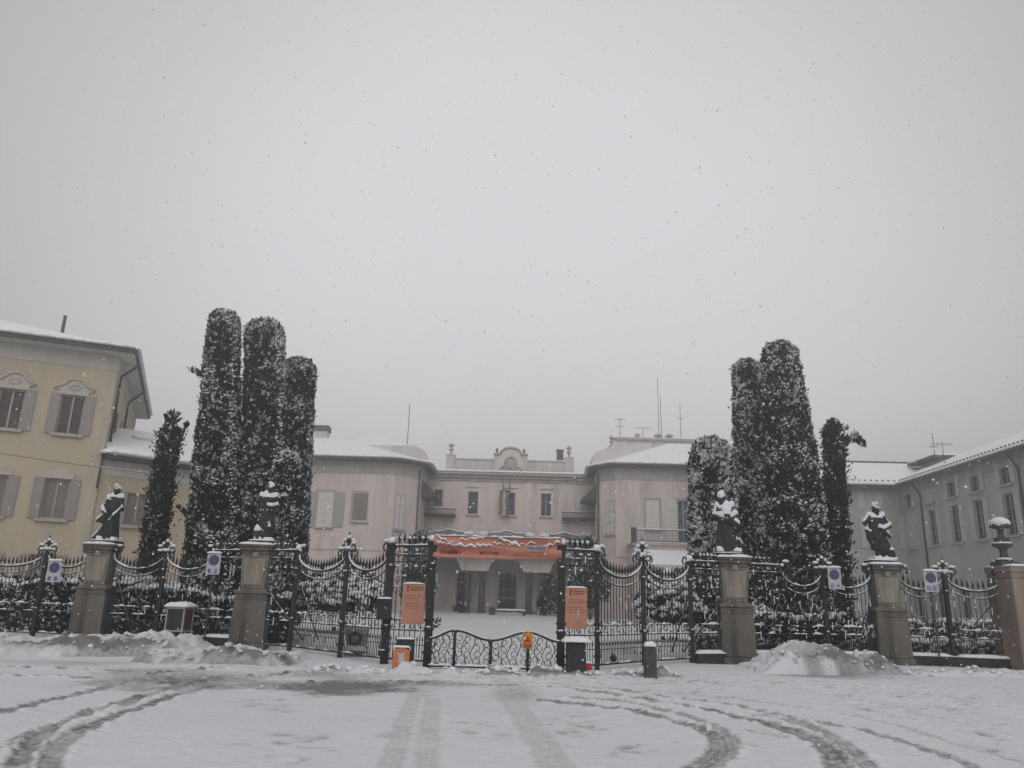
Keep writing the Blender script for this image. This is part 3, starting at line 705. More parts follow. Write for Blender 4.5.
    m = MB(); m.prism(poly, .55, 1.6); pd = m.build('curved_pediment', PALE, r)
    q = MB(); q.tube([(a0-.05, .5, zsh), (cx-r0-.05, .5, zsh)]+[(cx+r0*math.cos(t), .5, zsh+.03+(ztop-zsh)*math.sin(t)) for t in np.linspace(math.pi, 0, 16)]+[(cx+r0+.05, .5, zsh), (a1+.05, .5, zsh)], .11, 6); q.build('rim_moulding', TRIM, pd)
    q = MB(); q.ball((cx, .55, ZC+1.0), .48, .14, .58); q.tube([(cx+.62*math.cos(t), .5, ZC+1.0+.72*math.sin(t)) for t in np.linspace(0, 2*math.pi, 18)[:-1]], .08, 5, closed=True)
    for sg in (-1, 1): q.tube([(cx+sg*(.55+.9*k), .5, ZC+.75-.5*k+.1*math.sin(k*6)) for k in np.linspace(0, 1, 8)], .13, 5, r1=.05)
    q.box(cx-.95, cx+.95, .48, .56, ZC+.05, ZC+.38); q.build('crest', TRIM, pd)
    for u, v, y, zz in ((497, 454.5, .9, zsh), (524, 455, .9, zsh)):
        m = MB(); x = FM.uv(u, v, y)[0]; urn_mesh(m, (x, y, zz+.003), .62); m.build('urn', DARKSTONE, r)
    for u, v in ((451, 456), (569, 459)):
        x, z = FM.uv(u, v, 1.2); m = MB(); m.box(x-.42, x+.42, .85, 1.65, ZC-.1, z); m.box(x-.5, x+.5, .8, 1.7, z+.002, z+.12); po2 = m.build('parapet_pedestal', PALE, r)
        m = MB(); urn_mesh(m, (x, 1.25, z+.124), 1.15); m.build('urn', TRIM, po2)
    x, z = FM.uv(560, 450, 2.5); m = MB(); m.box(x-.32, x+.32, 2.2, 2.8, ZC, z-.12); m.box(x-.38, x+.38, 2.15, 2.85, z-.118, z); m.build('chimney', TILE, r)
    # roof behind the parapet
    roof_poly(r, [(xl, 1.7), (xr, 1.7), (xr, 14), (xl, 14)], ZC-.2, [(xl+6, 8, ZC+1.0), (xr-6, 8, ZC+1.0)], .2, .2)
    # roofed side blocks behind the corners
    for u0, u1, uu, v in ((396, 431, 424, 449), (588, 612, 597, 452)):
        x0, z0 = FM.uv(u0, 449, 2.0); x1, _ = FM.uv(u1, 449, 2.0)
        zt = FM.uv(uu, v, 2.0)[1]
        m = MB(); 
        if u0 < 500: m.prism([(x0-3, ZC-.3), (x1, ZC-.3), (x1+.0, ZC+.9), (x1-.7, zt-.1), (x1-1.8, zt+.35), (x0-3, zt+.15)], 2.0, 7.5)
        else: m.prism([(x0, ZC-.3), (x1+4, ZC-.3), (x1+4, zt+1.1), (x1, zt+.6), (x0+.8, zt), (x0, ZC+.6)], 2.0, 7.5)
        m.build('attic_block', PALE, r)
    m = MB(); m.box(xl, xr, 4.2, 14, -.2, ZC-.25); m.build('rear_body', PINK, r)
    return xs, zw0, zw1, cols
VX = build_villa()

def wing(side):
    L_ = side < 0
    name = 'villa_side_wing'
    r = thing(name, 'pink villa wing with pale louvred shutters left of the court' if L_ else 'pink villa wing with a railed balcony right of the court', 'villa', (0, DW, 0))
    if L_:
        ub, uc, ue = 395, 420, 428
        Db, Dc, De = DW, DW+1.9, DM-.02
        poly = [(X(255, DW, 10), 0)]
    # plan (local y from DW): outer front, chamfer, return
    z = (Zat(370, 459.5, DW-.9) if L_ else Zat(660, 466.5, DW-.9))
    A = X(222 if L_ else 800, DW, 8)
    Bx = X(392 if L_ else 616, DW, 8); C = (X(417.5 if L_ else 598, DW+1.9, 8), 1.9); E = (X(424.5 if L_ else 594.5, DM-.3, 8), DM-.3-DW)
    if L_: E = (min(E[0], C[0]+.3) if False else E[0], E[1])
    # walls
    wl = [(359, 504), (323.5, 506)] if L_ else [(653, 515), (684, 520)]
    if L_:
        specs = [dict(u=323.5, v0=527, v1=492, wd=1.35, shut='closed', m=SH_PALE), dict(u=359, v0=521.5, v1=493.5, wd=1.25, shut='closed', m=SH_DARK)]
    else:
        specs = [dict(u=653, v0=530, v1=500.5, wd=1.15, shut='closed', m=SH_PALE), dict(u=684.5, v0=543, v1=501, wd=1.05, shut=None, m=SH_PALE), dict(u=722, v0=530, v1=500, wd=1.15, shut='closed', m=SH_PALE)]
    holes = []
    for s in specs:
        x, z0 = FW.uv(s['u'], s['v0']); z1 = FW.uv(s['u'], s['v1'])[1]; s.update(x=x, z0=z0, z1=z1); holes.append((x-s['wd']/2, x+s['wd']/2, z0, z1))
    gh = []
    for s in specs: gh.append((s['x']-.6, s['x']+.6, 1.0, 3.2))
    m = MB(); lo, hi = (A, Bx) if L_ else (Bx, A)
    m.wall(lo, hi, -.2, z, holes+gh)
    def q(p, q_, z0, z1, mi=0): m.add([(p[0],p[1],z0),(q_[0],q_[1],z0),(q_[0],q_[1],z1),(p[0],p[1],z1)], [(0,1,2,3) if L_ else (3,2,1,0)], mi)
    q((Bx, 0), C, -.2, z); q(C, E, -.2, z)
    m.add([(A,0,-.2),(A,14,-.2),(A,14,z),(A,0,z)], [(0,1,2,3)])
    m.build('wall', PINK, r)
    for s in specs:
        wo = window(r, s['x'], s['z0'], s['wd'], s['z1']-s['z0'], GLASSB if s['u'] == 684.5 else GLASS2, shut=s['shut'], shm=s['m'], trim=TRIM, trimw=.22, bars=(.35, .68), frame=SIGNW if s['u'] == 684.5 else WOODW, snowsill=s['u'] != 684.5)
        if s['u'] == 684.5: MB().box(s['x']-.53-.95, s['x']-.54, -.07, -.015, s['z0'], s['z1']).build('shutter', SH_PALE, wo)
        if s['u'] in (323.5,): 
            for sg in (-1, 1): MB().box(s['x']+sg*1.25-.42, s['x']+sg*1.25+.42, -.07, -.015, s['z0'], s['z1']).build('shutter', SH_GREY, wo)
        window(r, s['x'], 1.0, 1.2, 2.2, GLASS2, shut='closed', shm=SH_GREY, trim=PALE, trimw=.16)
    # window on the chamfer
    d = Vector((C[0]-Bx, C[1], 0)); Ln = d.length; d.normalize(); ang = math.atan2(d.y, d.x) if L_ else math.atan2(-d.y, -d.x)
    Fc = Frame((Bx, DW, 0) if L_ else (C[0], DW+C[1], 0), ang)
    u = 398 if L_ else 614.5
    x, z0 = Fc.uv(u, 528.5 if L_ else 533); z1 = Fc.uv(u, 494.5 if L_ else 500)[1]
    if not L_: x = min(x, Ln-.75)
    else: x = max(x, .75)
    tmp = thing('chamfer', '', ''); 
    for k in ('label', 'category'): del tmp[k]
    tmp.name = 'corner_bay'; tmp.parent = r; tmp.location = (Fc.p0.x, Fc.p0.y-DW, 0); tmp.rotation_euler = (0, 0, ang)
    m = MB(); a, b = x-.52, x+.52; h = z1-z0
    m.box(a, a+.07, -.05, -.012, z0, z1); m.box(b-.07, b, -.05, -.012, z0, z1); m.box(x-.045, x+.045, -.052, -.012, z0, z1)
    for k in (0, .33, .66, 1): m.box(a, b, -.054, -.012, z0+h*k-.04, z0+h*k+.04)
    m.box(a-.2, b+.2, -.2, -.012, z0-.2, z0-.05)
    wo = m.build('window_frame', SIGNW, tmp)
    MB().box(a, b, -.03, -.008, z0, z1).build('window_shutter', SH_PALE, tmp)
    # drain pipes on the corner
    m = MB(); m.tube([(Ln-.15 if L_ else .15, -.1, z-.3), (Ln-.15 if L_ else .15, -.1, .2)], .08, 6); m.build('drain_pipe', PIPE, tmp)
    # frieze and eaves following the plan
    path = [(lo if L_ else A, 0), (Bx, 0), C, E]
    if not L_: path = [(A, 0), (Bx, 0), C, E]
    fr = MB()
    def band(off, z0, z1):
        pts = []
        for i, p in enumerate(path):
            pts.append(p)
        offp = []
        cxx = A; 
        for i, p in enumerate(pts):
            nrm = Vector((0, 0))
            for j in (i-1, i):
                if 0 <= j < len(pts)-1:
                    e = Vector((pts[j+1][0]-pts[j][0], pts[j+1][1]-pts[j][1])).normalized(); nn = Vector((e.y, -e.x)) if L_ else Vector((-e.y, e.x)); nrm += nn
            nrm.normalize(); offp.append((p[0]+nrm.x*off, p[1]+nrm.y*off))
        return offp
    o1 = band(.04, 0, 0)
    for i in range(3):
        a, b = o1[i], o1[i+1]
        fr.add([(a[0],a[1],z-1.15),(b[0],b[1],z-1.15),(b[0],b[1],z-.002),(a[0],a[1],z-.002)], [(0,1,2,3)])
        pa, pb = path[i], path[i+1]; fr.add([(a[0],a[1],z-1.15),(b[0],b[1],z-1.15),(pb[0],pb[1],z-1.15),(pa[0],pa[1],z-1.15)], [(0,1,2,3)])
    fr.build('frieze', TRIM, r)
    # string course and pilaster strips
    m = MB(); m.box(min(A, Bx), max(A, Bx), -.07, .02, z*.40, z*.40+.25); m.build('string_course', PALE, r)
    for u in ((372, 384) if L_ else (636, 670)):
        x = FW.uv(u, 500)[0]; MB().box(x-.28, x+.28, -.05, .02, z*.40+.252, z-1.16).build('pilaster', PALE, r)
    o2 = band(.95, 0, 0)
    pl = [o2[0], o2[1], o2[2], (E[0]+(.75 if L_ else -.75), E[1]-.3), (E[0]+(.75 if L_ else -.75), 14), (A, 14)]
    if not L_: pl = pl[::-1]
    rx = (A+Bx)/2
    u, v = (345, 441) if L_ else (668, 446)
    zz = FW.uv(u, v, 5.0)[1]; xr_ = FW.uv(u, v, 5.0)[0]
    rg = [(xr_, 5.0, zz), (xr_-6, 5.0, zz)] if L_ else [(xr_, 5.0, zz), (xr_+6, 5.0, zz)]
    roof_poly(r, pl, z, rg, .14, .2)
    # lean-to canopy on the return wall
    cy = (C[1]+E[1])/2+.5; xx = C[0]+(E[0]-C[0])*((cy-C[1])/(E[1]-C[1]))
    zc = FW.uv(420, 492, cy)[1] if L_ else FW.uv(594, 496, cy)[1]
    sg = 1 if L_ else -1
    m = MB(); y0_, y1_ = cy-1.4, cy+1.6; w_ = sg*1.35
    q_ = [(xx-sg*.3, zc+1.15), (xx+w_, zc-.35), (xx+w_, zc-.55), (xx-sg*.3, zc-.75)]
    m.prism(q_, y0_, y1_); MB().add([(xx-sg*.3, y0_, zc+1.18), (xx+w_*1.03, y0_, zc-.30), (xx+w_*1.03, y1_, zc-.30), (xx-sg*.3, y1_, zc+1.18)], [(0,1,2,3)]) ; ca = m.build('canopy', TILE, r)
    if not L_:
        # railed balcony on a projecting block, snow on the low roof below it
        x0, zt = FW.uv(634, 545, -3.0); x1 = FW.uv(735, 546, -3.0)[0]; zr = FW.uv(660, 530, -3.0)[1]
        m = MB(); m.box(x0, x1, -3.0, -.08, -.2, zt-.003); m.build('balcony_block', PINK, r)
        m = MB(); m.box(x0-.15, x1+.15, -3.15, -.08, zt, zt+.22); bo = m.build('balcony_slab', TRIM, r)
        MB().snowcap(x0-.15, x1+.15, -3.15, -.1, zt+.222, .16, 20, 6).build('snow', SNOW, bo)
        q = MB(); q.box(x0, x1, -3.02, -2.96, zr-.06, zr); q.box(x0, x1, -3.02, -2.96, zt+.35, zt+.4)
        n = int((x1-x0)/.14)
        for i in range(n): q.box(x0+i*.14, x0+i*.14+.03, -3.005, -2.975, zt+.22, zr-.06)
        for xx in (x0, x0+5.0): q.box(xx-.2, xx+.2, -3.2, -2.8, zt+.22, zr+.15)
        q.build('balcony_railing', DARKSTONE, bo); MB().strip([(x0, -2.99, zr), (x1, -2.99, zr)], .12, .09).build('snow', SNOW, bo)
        x0, zt = FW.uv(648, 552, -5.0); x1 = FW.uv(690, 553, -5.0)[0]
        m = MB(); m.box(x0, x1, -6.0, -3.02, -.2, FW.uv(664, 564, -6.2)[1]-.26); lo_ = m.build('porch_block', PALE, r)
        zf = FW.uv(664, 564, -6.2)[1]; zb = FW.uv(664, 550, -3.2)[1]
        q = MB(); q.add([(x0-.3,-6.2,zf),(x1+.3,-6.2,zf),(x1+.3,-3.2,zb),(x0-.3,-3.2,zb),(x0-.3,-6.2,zf-.25),(x1+.3,-6.2,zf-.25),(x1+.3,-3.2,zb-.25),(x0-.3,-3.2,zb-.25)], [(0,1,2,3),(7,6,5,4),(0,4,5,1),(1,5,6,2),(2,6,7,3),(3,7,4,0)])
        q.strip([(x0-.3, -6.15, zf-.1), (x1+.3, -6.15, zf-.1)], .3, .16); q.build('snow', ROOFSNOW, lo_)
    else:
        # chimney rising behind, next to the tall cypress
        x, zt = FW.uv(323, 432, 7.0); m = MB(); m.box(x-.72, x+.55, 6.4, 7.6, z, zt); ch = m.build('chimney', PALE, r)
        m = MB(); m.box(x-.85, x+.66, 6.3, 7.7, zt+.002, zt+.55); m.build('chimney_cap', TILE, ch)
    if L_:
        x0, z0 = FW.uv(352, 446, 10.0); x1 = FW.uv(412, 447, 10.0)[0]; xm, zm = FW.uv(378, 438.5, 12.0)
        roof_poly(r, [(x0-2, 9.5), (x1, 9.5), (x1, 15), (x0-2, 15)], z0-.3, [(xm-1, 12.2, zm), (xm+1, 12.2, zm)], .2, .15)
    return r
RWL = wing(-1); RWR = wing(1)

def build_belvedere():
    F = Frame((0, 82, 0), 0); x0, zt = F.uv(617, 437.5); x1 = F.uv(708, 440)[0]; zb = F.uv(617, 449)[1]
    r = thing('roof_belvedere', 'pale attic storey with urns and antennas above the right wing', 'belvedere', (0, 82, 0))
    m = MB(); m.box(x0, x1, 0, 6, 8, zt-.25); m.build('wall', PALE, r)
    m = MB(); m.box(x0-.25, x1+.25, -.25, 6.25, zt-.248, zt); co = m.build('cornice', TRIM, r); MB().strip([(x0-.2, 0, zt+.002), (x1, 0, zt+.002)], .4, .1).build('snow', ROOFSNOW, co)
    xa = F.uv(606, 452)[0]; m = MB(); m.prism([(xa, zb-1), (x0, zb-1), (x0, zt-.3), (x0-.35, zt-.3), (x0-.6, zt-.9), (xa+.3, zb+.15)], 0, 1); m.build('scroll_buttress', PALE, r)
    x, z = F.uv(612, 443); m = MB(); urn_mesh(m, (x, .5, z-.3), 1.15); m.build('urn', TRIM, r)
    for u, w_ in ((639, .3), (660, .5), (671, .45)):
        x = F.uv(u, 436)[0]; m = MB(); m.lathe([(w_*.6, 0), (w_*.5, .3), (w_, .45), (w_*.9, .6), (.05, .8)], (x, 1.0, zt+.003), 10); m.build('roof_vent', TRIM, r)
build_belvedere()
DA = 84.0
for u, v0, v1, arms, nm in ((620, 437, 418, [(.97, 1.1, 4), (.6, .8, 3)], 'short antenna with two cross arms above the right wing urn'),
                        (643, 437, 427, [(.98, 1.6, 5)], 'low broad antenna on the attic storey'),
                        (659, 438, 378, [], 'tallest thin mast rising above the attic storey'),
                        (661.5, 438, 396, [], 'second thin mast close beside the tallest one'),
                        (681, 439, 404, [(.6, .5, 2)], 'slender antenna pole nearest the snowy bush'),
                        (407, 449, 404, [], 'dark flagpole mast above the left wing roof')):
    b = P(u, v0, DA); t = P(u, v1, DA); h = t.z-b.z
    antenna('roof_antenna', nm, b-Vector((0, 0, 1.0)), h+1.0, [(1.0+h*k-.1, l, n) for k, l, n in arms], .06 if u == 407 else .045)

# ------------------------------------------------------------------ the grey building on the right
def build_grey():
    DG = 60.0
    pa = P(900, 489, DG); ze = pa.z
    d = ray(1024, 452); t = (ze-EYE)/d.z; pb = Vector((d.x*t, d.y*t, ze))
    dirv = Vector((pb.x-pa.x, pb.y-pa.y, 0)).normalized()       # towards the viewer
    ang = math.atan2(dirv.y, dirv.x)
    F = Frame((pa.x, pa.y, 0), ang)                             # x comes towards us; y goes into the building (to the right)
    r = F.root('grey_building', 'long grey plastered wing with rows of shuttered windows on the right', 'building')
    W = 34.0
    top = [(909, 498.5), (929, 493.5), (951.5, 486.5), (975, 479), (1005, 470)]; mid = [(911.5, 530), (934, 527.5), (956, 524), (980, 521), (1010, 514)]
    tx = [F.uv(*p) for p in top]; mx_ = [F.uv(*p) for p in mid]
    xs = [(a[0]+b[0])/2 for a, b in zip(tx, mx_)]
    st = (xs[-1]-xs[0])/4; xs = xs+[xs[-1]+st, xs[-1]+2*st, xs[-1]+3*st]
    zt = sum(a[1] for a in tx)/5; zm = sum(a[1] for a in mx_)/5
    holes = []
    for x in xs: holes += [(x-.5, x+.5, zt-.75, zt+.75), (x-.55, x+.55, zm-1.25, zm+1.25), (x-.55, x+.55, 1.0, 2.9)]
    m = MB(); m.wall(0, W, -.3, ze+.30, holes)
    m.add([(W,0,-.3),(W,11,-.3),(W,11,ze),(W,0,ze)], [(0,1,2,3)])
    m.build('wall', GREYW, r)
    for i, x in enumerate(xs):
        window(r, x, zt-.75, 1.0, 1.5, GLASS, shut='closed' if i == 1 else 'open', shm=SH_LINK, shw=.48, bars=(.5,), snowsill=False)
        window(r, x, zm-1.25, 1.1, 2.5, GLASS, shut='closed' if i == 0 else 'open', shm=SH_LINK, shw=.54, bars=(.33, .66), snowsill=False)
        window(r, x, 1.0, 1.1, 1.9, GLASS, shut=None, trim=TRIM, trimw=.15)
        m = MB(); m.prism([(x-.7, 2.95)]+[(x+.75*math.cos(t), 3.0+.75*math.sin(t)) for t in np.linspace(math.pi, 0, 12)]+[(x+.7, 2.95)], -.06, .02); m.build('lunette', TRIM, r)
    MB().box(0, W, -.05, .03, ze-.6, ze+.28).build('frieze', TRIM, r)
    px_ = F.uv(924, 520)[0]; pipe(r, [(px_, -.6, ze+.02), (px_, -.35, ze-.4), (px_, -.1, ze-.8), (px_, -.1, .3)], .06)
    px_ = F.uv(1021, 480)[0]; pipe(r, [(px_, -.6, ze+.02), (px_, -.35, ze-.4), (px_, -.1, ze-.8), (px_, -.1, .3)], .06)
    # link range facing the court
    xw = -0.0; lk = MB(); Lk = 14.0
    # local y negative is towards the court (left); the range runs along -y at x = 0 .. facing +x (towards us)
    ys = [-(1.0+2.9*k) for k in range(5)]
    hs = [(y-.5, y+.5) for y in ys]
    zs0, zs1, zu0, zu1 = zm-1.25, zm+1.25, zt-.75, zt+.75
    def fx(a, b, c, d): lk.add([(0,a,c),(0,b,c),(0,b,d),(0,a,d)], [(0,1,2,3)])
    fx(-Lk, 0, -.3, ze+.30); lk.add([(0,-Lk,-.3),(-8,-Lk,-.3),(-8,-Lk,ze),(0,-Lk,ze)], [(0,1,2,3)]); lk.build('link_wall', GREYW, r)
    for y in ys:
        for z0, z1 in ((zs0, zs1), (zu0, zu1)):
            q = MB(); q.box(-.05, .035, y-.5, y+.5, z0, z1); wo = q.build('window', SH_GREY, r)
            for a in (y-1.02, y+.52): MB().box(.012, .06, a, a+.5, z0, z1).build('shutter', SH_LINK, wo)
    o = .7
    rd = 5.0; h = FG_h = 2.6
    m = MB()
    # roof: front slope of the wing, slope of the link, joined in a valley
    def both(zoff, name, mt, par, e):
        q = MB(); t = .16
        A, B, C_, D_ = (-o+e-0, -o+e, ze+zoff), (W, -o+e, ze+zoff), (W, rd, ze+h+zoff), (-rd, rd, ze+h+zoff)
        A = (o-e, -o+e, ze+zoff)
        q.add([A, B, C_, D_], [(0,1,2,3)]); q.add([(p[0], p[1], p[2]-t) for p in (A, B, C_, D_)], [(3,2,1,0)]); q.add([A, B, (B[0],B[1],B[2]-t), (A[0],A[1],A[2]-t)], [(3,2,1,0)])
        E_, F_ = (o-e, -Lk-.5, ze+zoff), (-rd, -Lk-.5, ze+h+zoff)
        q.add([A, E_, F_, D_], [(3,2,1,0)]); q.add([A, E_, (E_[0],E_[1],E_[2]-t), (A[0],A[1],A[2]-t)], [(0,1,2,3)]); q.add([(p[0], p[1], p[2]-t) for p in (A, E_, F_, D_)], [(0,1,2,3)])
        q.add([(W, rd, ze+h+zoff), (-rd, rd, ze+h+zoff), (-rd-4, 10, ze+zoff), (W, 10, ze+zoff)], [(0,1,2,3)])
        return q.build(name, mt, par)
    ro = both(.17, 'roof', TILE, r, 0.0); both(.36, 'snow', ROOFSNOW, ro, .05)
    # snow guards: a row of small lumps near the eaves
    q = MB()
    for k in range(int(W/.42)):
        x = .5+k*.42; s_ = .62/(rd+o); q.ball((x, -o+.5, ze+.36+h*.5/(rd+o)+.02), .09, .09, .07, 6, 4)
    for k in range(28): q.ball((o-.45, -.5-k*.45, ze+.36+h*.45/(rd+o)+.02), .09, .09, .07, 6, 4)
    q.build('snow_guards', TILE, ro)
    q = MB(); q.tube([(-rd, -Lk, ze+h+.38), (-rd, rd, ze+h+.38)], .10, 6); q.build('ridge_tiles', TILE, ro)
    g = MB(); g.box(o+.003, W, -o-.13, -o-.002, ze+.0, ze+.2); g.box(o+.002, o+.13, -Lk-.5, -o-.13, ze, ze+.2); g.build('gutter', PIPE, r)
    # roof dormer with flat cap, antennas above
    x, z = F.uv(938, 459, 4.0); m = MB(); m.box(x-1.6, x+1.6, 3.4, 6.5, ze+1.0, z-.25); dr = m.build('dormer', GREYW, ro); MB().box(x-2.3, x+2.0, 2.6, 7.0, z-.25, z-.05).build('dormer_cap', TILE, dr)
    MB().snowcap(x-2.3, x+2.0, 2.6, 7.0, z-.048, .22, 10, 8).build('snow', ROOFSNOW, dr)
    return F, x, z
FGR, dx_, dz_ = build_grey()
for u, v0, v1, lab, arms in ((935, 458, 433, 'leaning antenna pole on the grey roof dormer', [(.5, .5, 3)]), (944, 459, 442, 'smaller antenna right of the leaning pole on the grey roof', [(.95, 1.3, 5)])):
    b = P(u, v0, 56); t = P(u, v1, 56); antenna('roof_antenna', lab, b-Vector((0, 0, .3)), t.z-b.z+.3, [((t.z-b.z)*k+.3-.1, l, n) for k, l, n in arms], .035)

# overhead cable in front of the yellow building
pts = []
A_, B_ = P(-40, 446, 33), P(205, 478, 33.5)
for k in np.linspace(0, 1, 16): pts.append(A_.lerp(B_, k)-Vector((0, 0, .12*4*k*(1-k))))
tag(MB().tube(pts, .042, 6).build('overhead_cable', CABLE), 'thin pale cable stretched across the yellow house front', 'cable')
# ------------------------------------------------------------------ the railing: pillars, posts, panels
def node(u, D): return Vector((X(u, D, 1.3), D, 0))
ND = dict(A0=node(-32, 25.0), A=node(40, 24.7), P1=node(96, 24.3), B=node(160, 23.6), S2=node(209, 22.9), P2=node(253, 22.3), C=node(294, 21.7), D=node(344, 19.9), E=node(388, 18.5), F=node(430, 18.0),
          Gt=node(561, 18.0), H=node(597, 18.25), I=node(643.5, 19.9), J=node(691, 21.4), P3=node(735, 22.0), K=node(783, 22.5), L=node(826, 22.9), P4=node(887, 23.4), M=node(949, 23.2), P5=node(1026, 22.7))
def panel_mesh(pname, label, a, b, kind='swoop', base=True, gap=(0, 0)):
    d = b-a; Ln = d.length; ang = math.atan2(d.y, d.x); u = d.normalized()
    a2 = a+u*gap[0]; Lx = Ln-gap[0]-gap[1]
    r = thing('iron_fence_bay', label, 'fence bay', a2, ang, 'iron fence panels between the posts and pillars')
    z0 = .26 if base else .12
    if base:
        m = MB(); m.box(-gap[0]*.8, Lx+gap[1]*.8, -.21, .17, -.1, .24); cb = m.build('stone_base', BLOCK, r, .02)
        MB().snowcap(-gap[0]*.6, Lx+gap[1]*.6, -.2, .17, .242, .09, max(6, int(Lx/.2)), 4).build('snow', SNOW, cb)
    zt, sag = (2.52, .46) if kind == 'swoop' else (2.62, 0)
    def top(x):
        if kind != 'swoop': return zt
        k = 2*x/Lx-1; return zt-sag*math.sqrt(max(0, 1-k*k))
    n = max(4, round(Lx/.135)); bars = MB()
    w_ = .0078
    for i in range(1, n):
        x = Lx*i/n; h = top(x)
        bars.box(x-w_, x+w_, -w_, w_, z0, h+.06)
        bars.lathe([(.008, 0), (.034, .06), (.038, .08), (.003, .24)], (x, 0, h+.07), 5)
    for i in range(n):                       # short bars with spear points between the tall ones
        x = Lx*(i+.5)/n
        bars.box(x-.0055, x+.0055, -.0055, .0055, z0, .52); bars.lathe([(.005, 0), (.020, .04), (.022, .055), (.002, .13)], (x, 0, .51), 5)
    bars.build('bars', IRON, r)
    xs = [Lx*i/28 for i in range(29)]
    tr = MB()
    tr.tube([(x, 0, top(x)) for x in xs], .026, 5); tr.tube([(x, 0, top(x)-.20) for x in xs], .016, 5)
    if kind == 'swoop':
        for s, x0 in ((1, 0), (-1, Lx)):     # volutes where the swept rail meets the post
            sp = []
            for k in np.linspace(0, 1, 16):
                t = k*4.6; q = .155*(1-.7*k); sp.append((x0+s*(.20-q*math.cos(t)), 0, zt+.06+q*math.sin(t)))
            tr.tube(sp, .022, 5)
    else:
        tr.tube([(0, 0, zt-.36), (Lx, 0, zt-.36)], .014, 4)
    tr.build('top_rail', IRON, r)
    lr = MB(); lr.box(0, Lx, -.018, .018, z0-.015, z0+.02); lr.box(0, Lx, -.012, .012, .44, .455); lr.box(0, Lx, -.016, .016, .74, .765); lr.box(0, Lx, -.016, .016, .955, .98); lr.build('lower_rail', IRON, r)
    sc = MB(); bits = MB(); ns = max(3, round(Lx/.27)); rad = .095
    def scroll(cx, cz, rr, flip):
        p = []
        for k in np.linspace(0, 1, 12):
            t = k*5.0*flip+1.2; q = rr*(1-.68*k); p.append((cx+q*math.cos(t), 0, cz+q*math.sin(t)))
        sc.tube(p, .010, 4)
    def bit(x, z, s_):
        bits.ball((x, random.uniform(-.02, .02), z), s_*random.uniform(.6, 1.2), s_*.8, s_*random.uniform(.4, .75), 7, 5, 0, .12)
    for i in range(ns*2):
        x = Lx*(i+.5)/ns/2
        if kind == 'swoop': scroll(x, 1.03, .045, 1 if i % 2 else -1)
    for i in range(ns):
        x = Lx*(i+.5)/ns; scroll(x, .86, rad, 1 if i % 2 else -1)
        if random.random() < .7: bit(x, .86+rad+.01, .04)
        if random.random() < .5: bit(x+random.uniform(-.1, .1), .86, .035)
        if kind == 'swoop' and i % 2 == 0: scroll(x, .35, .07, 1)
    if kind != 'swoop':
        for row, zz in enumerate((2.44, 2.08, 1.86, 1.62)):
            for i in range(ns):
                x = Lx*(i+.5)/ns; scroll(x, zz, .10, 1 if (i+row) % 2 else -1)
                if random.random() < .75: bit(x+random.uniform(-.04, .04), zz+.09, .042)
        for i in range(ns*2):
            x = Lx*(i+.5)/ns/2; scroll(x, zt+.11, .07, 1 if i % 2 else -1); 
            if random.random() < .7: bit(x, zt+.19, .05)
    sc.build('scrollwork', IRON, r)
    sn = MB()
    sn.strip([(x, 0, top(x)+.02) for x in xs], .058, .036, rough=.75)
    sn.strip([(x, 0, top(x)-.188) for x in xs[2:-2]], .03, .016, rough=1.0)
    for zz, hh in ((.765, .03), (.98, .045), (z0+.02, .03)):
        xx = random.uniform(0, .3)
        while xx < Lx-.15:                # broken runs of snow on the rails
            e = min(Lx-.02, xx+random.uniform(.12, .7)); sn.strip([(xx, 0, zz), (e, 0, zz)], .05, hh*random.uniform(.7, 1.3), rough=.9); xx = e+random.uniform(.05, .45)
    if kind == 'swoop':
        for s, x0 in ((1, 0), (-1, Lx)): sn.ball((x0+s*.19, 0, zt+.235), .11, .045, .042, 8, 5, 0, .15); sn.ball((x0+s*.05, 0, zt+.12), .05, .05, .05, 7, 5)
    # wet snow stuck along the bars
    for i in range(1, n):
        x = Lx*i/n
        for _ in range(2 if base else random.choice((0, 1))):
            z = random.uniform(.6, top(x)-.2); hl = random.uniform(.05, .22); sn.box(x-.007, x+.013, -.024, -.012, z, z+hl)
    b0 = len(sn.v); sn.v += bits.v; sn.f += [tuple(b0+i for i in f) for f in bits.f]; sn.m += bits.m; sn.sm += bits.sm
    sn.build('snow', SNOW, r)
    return r
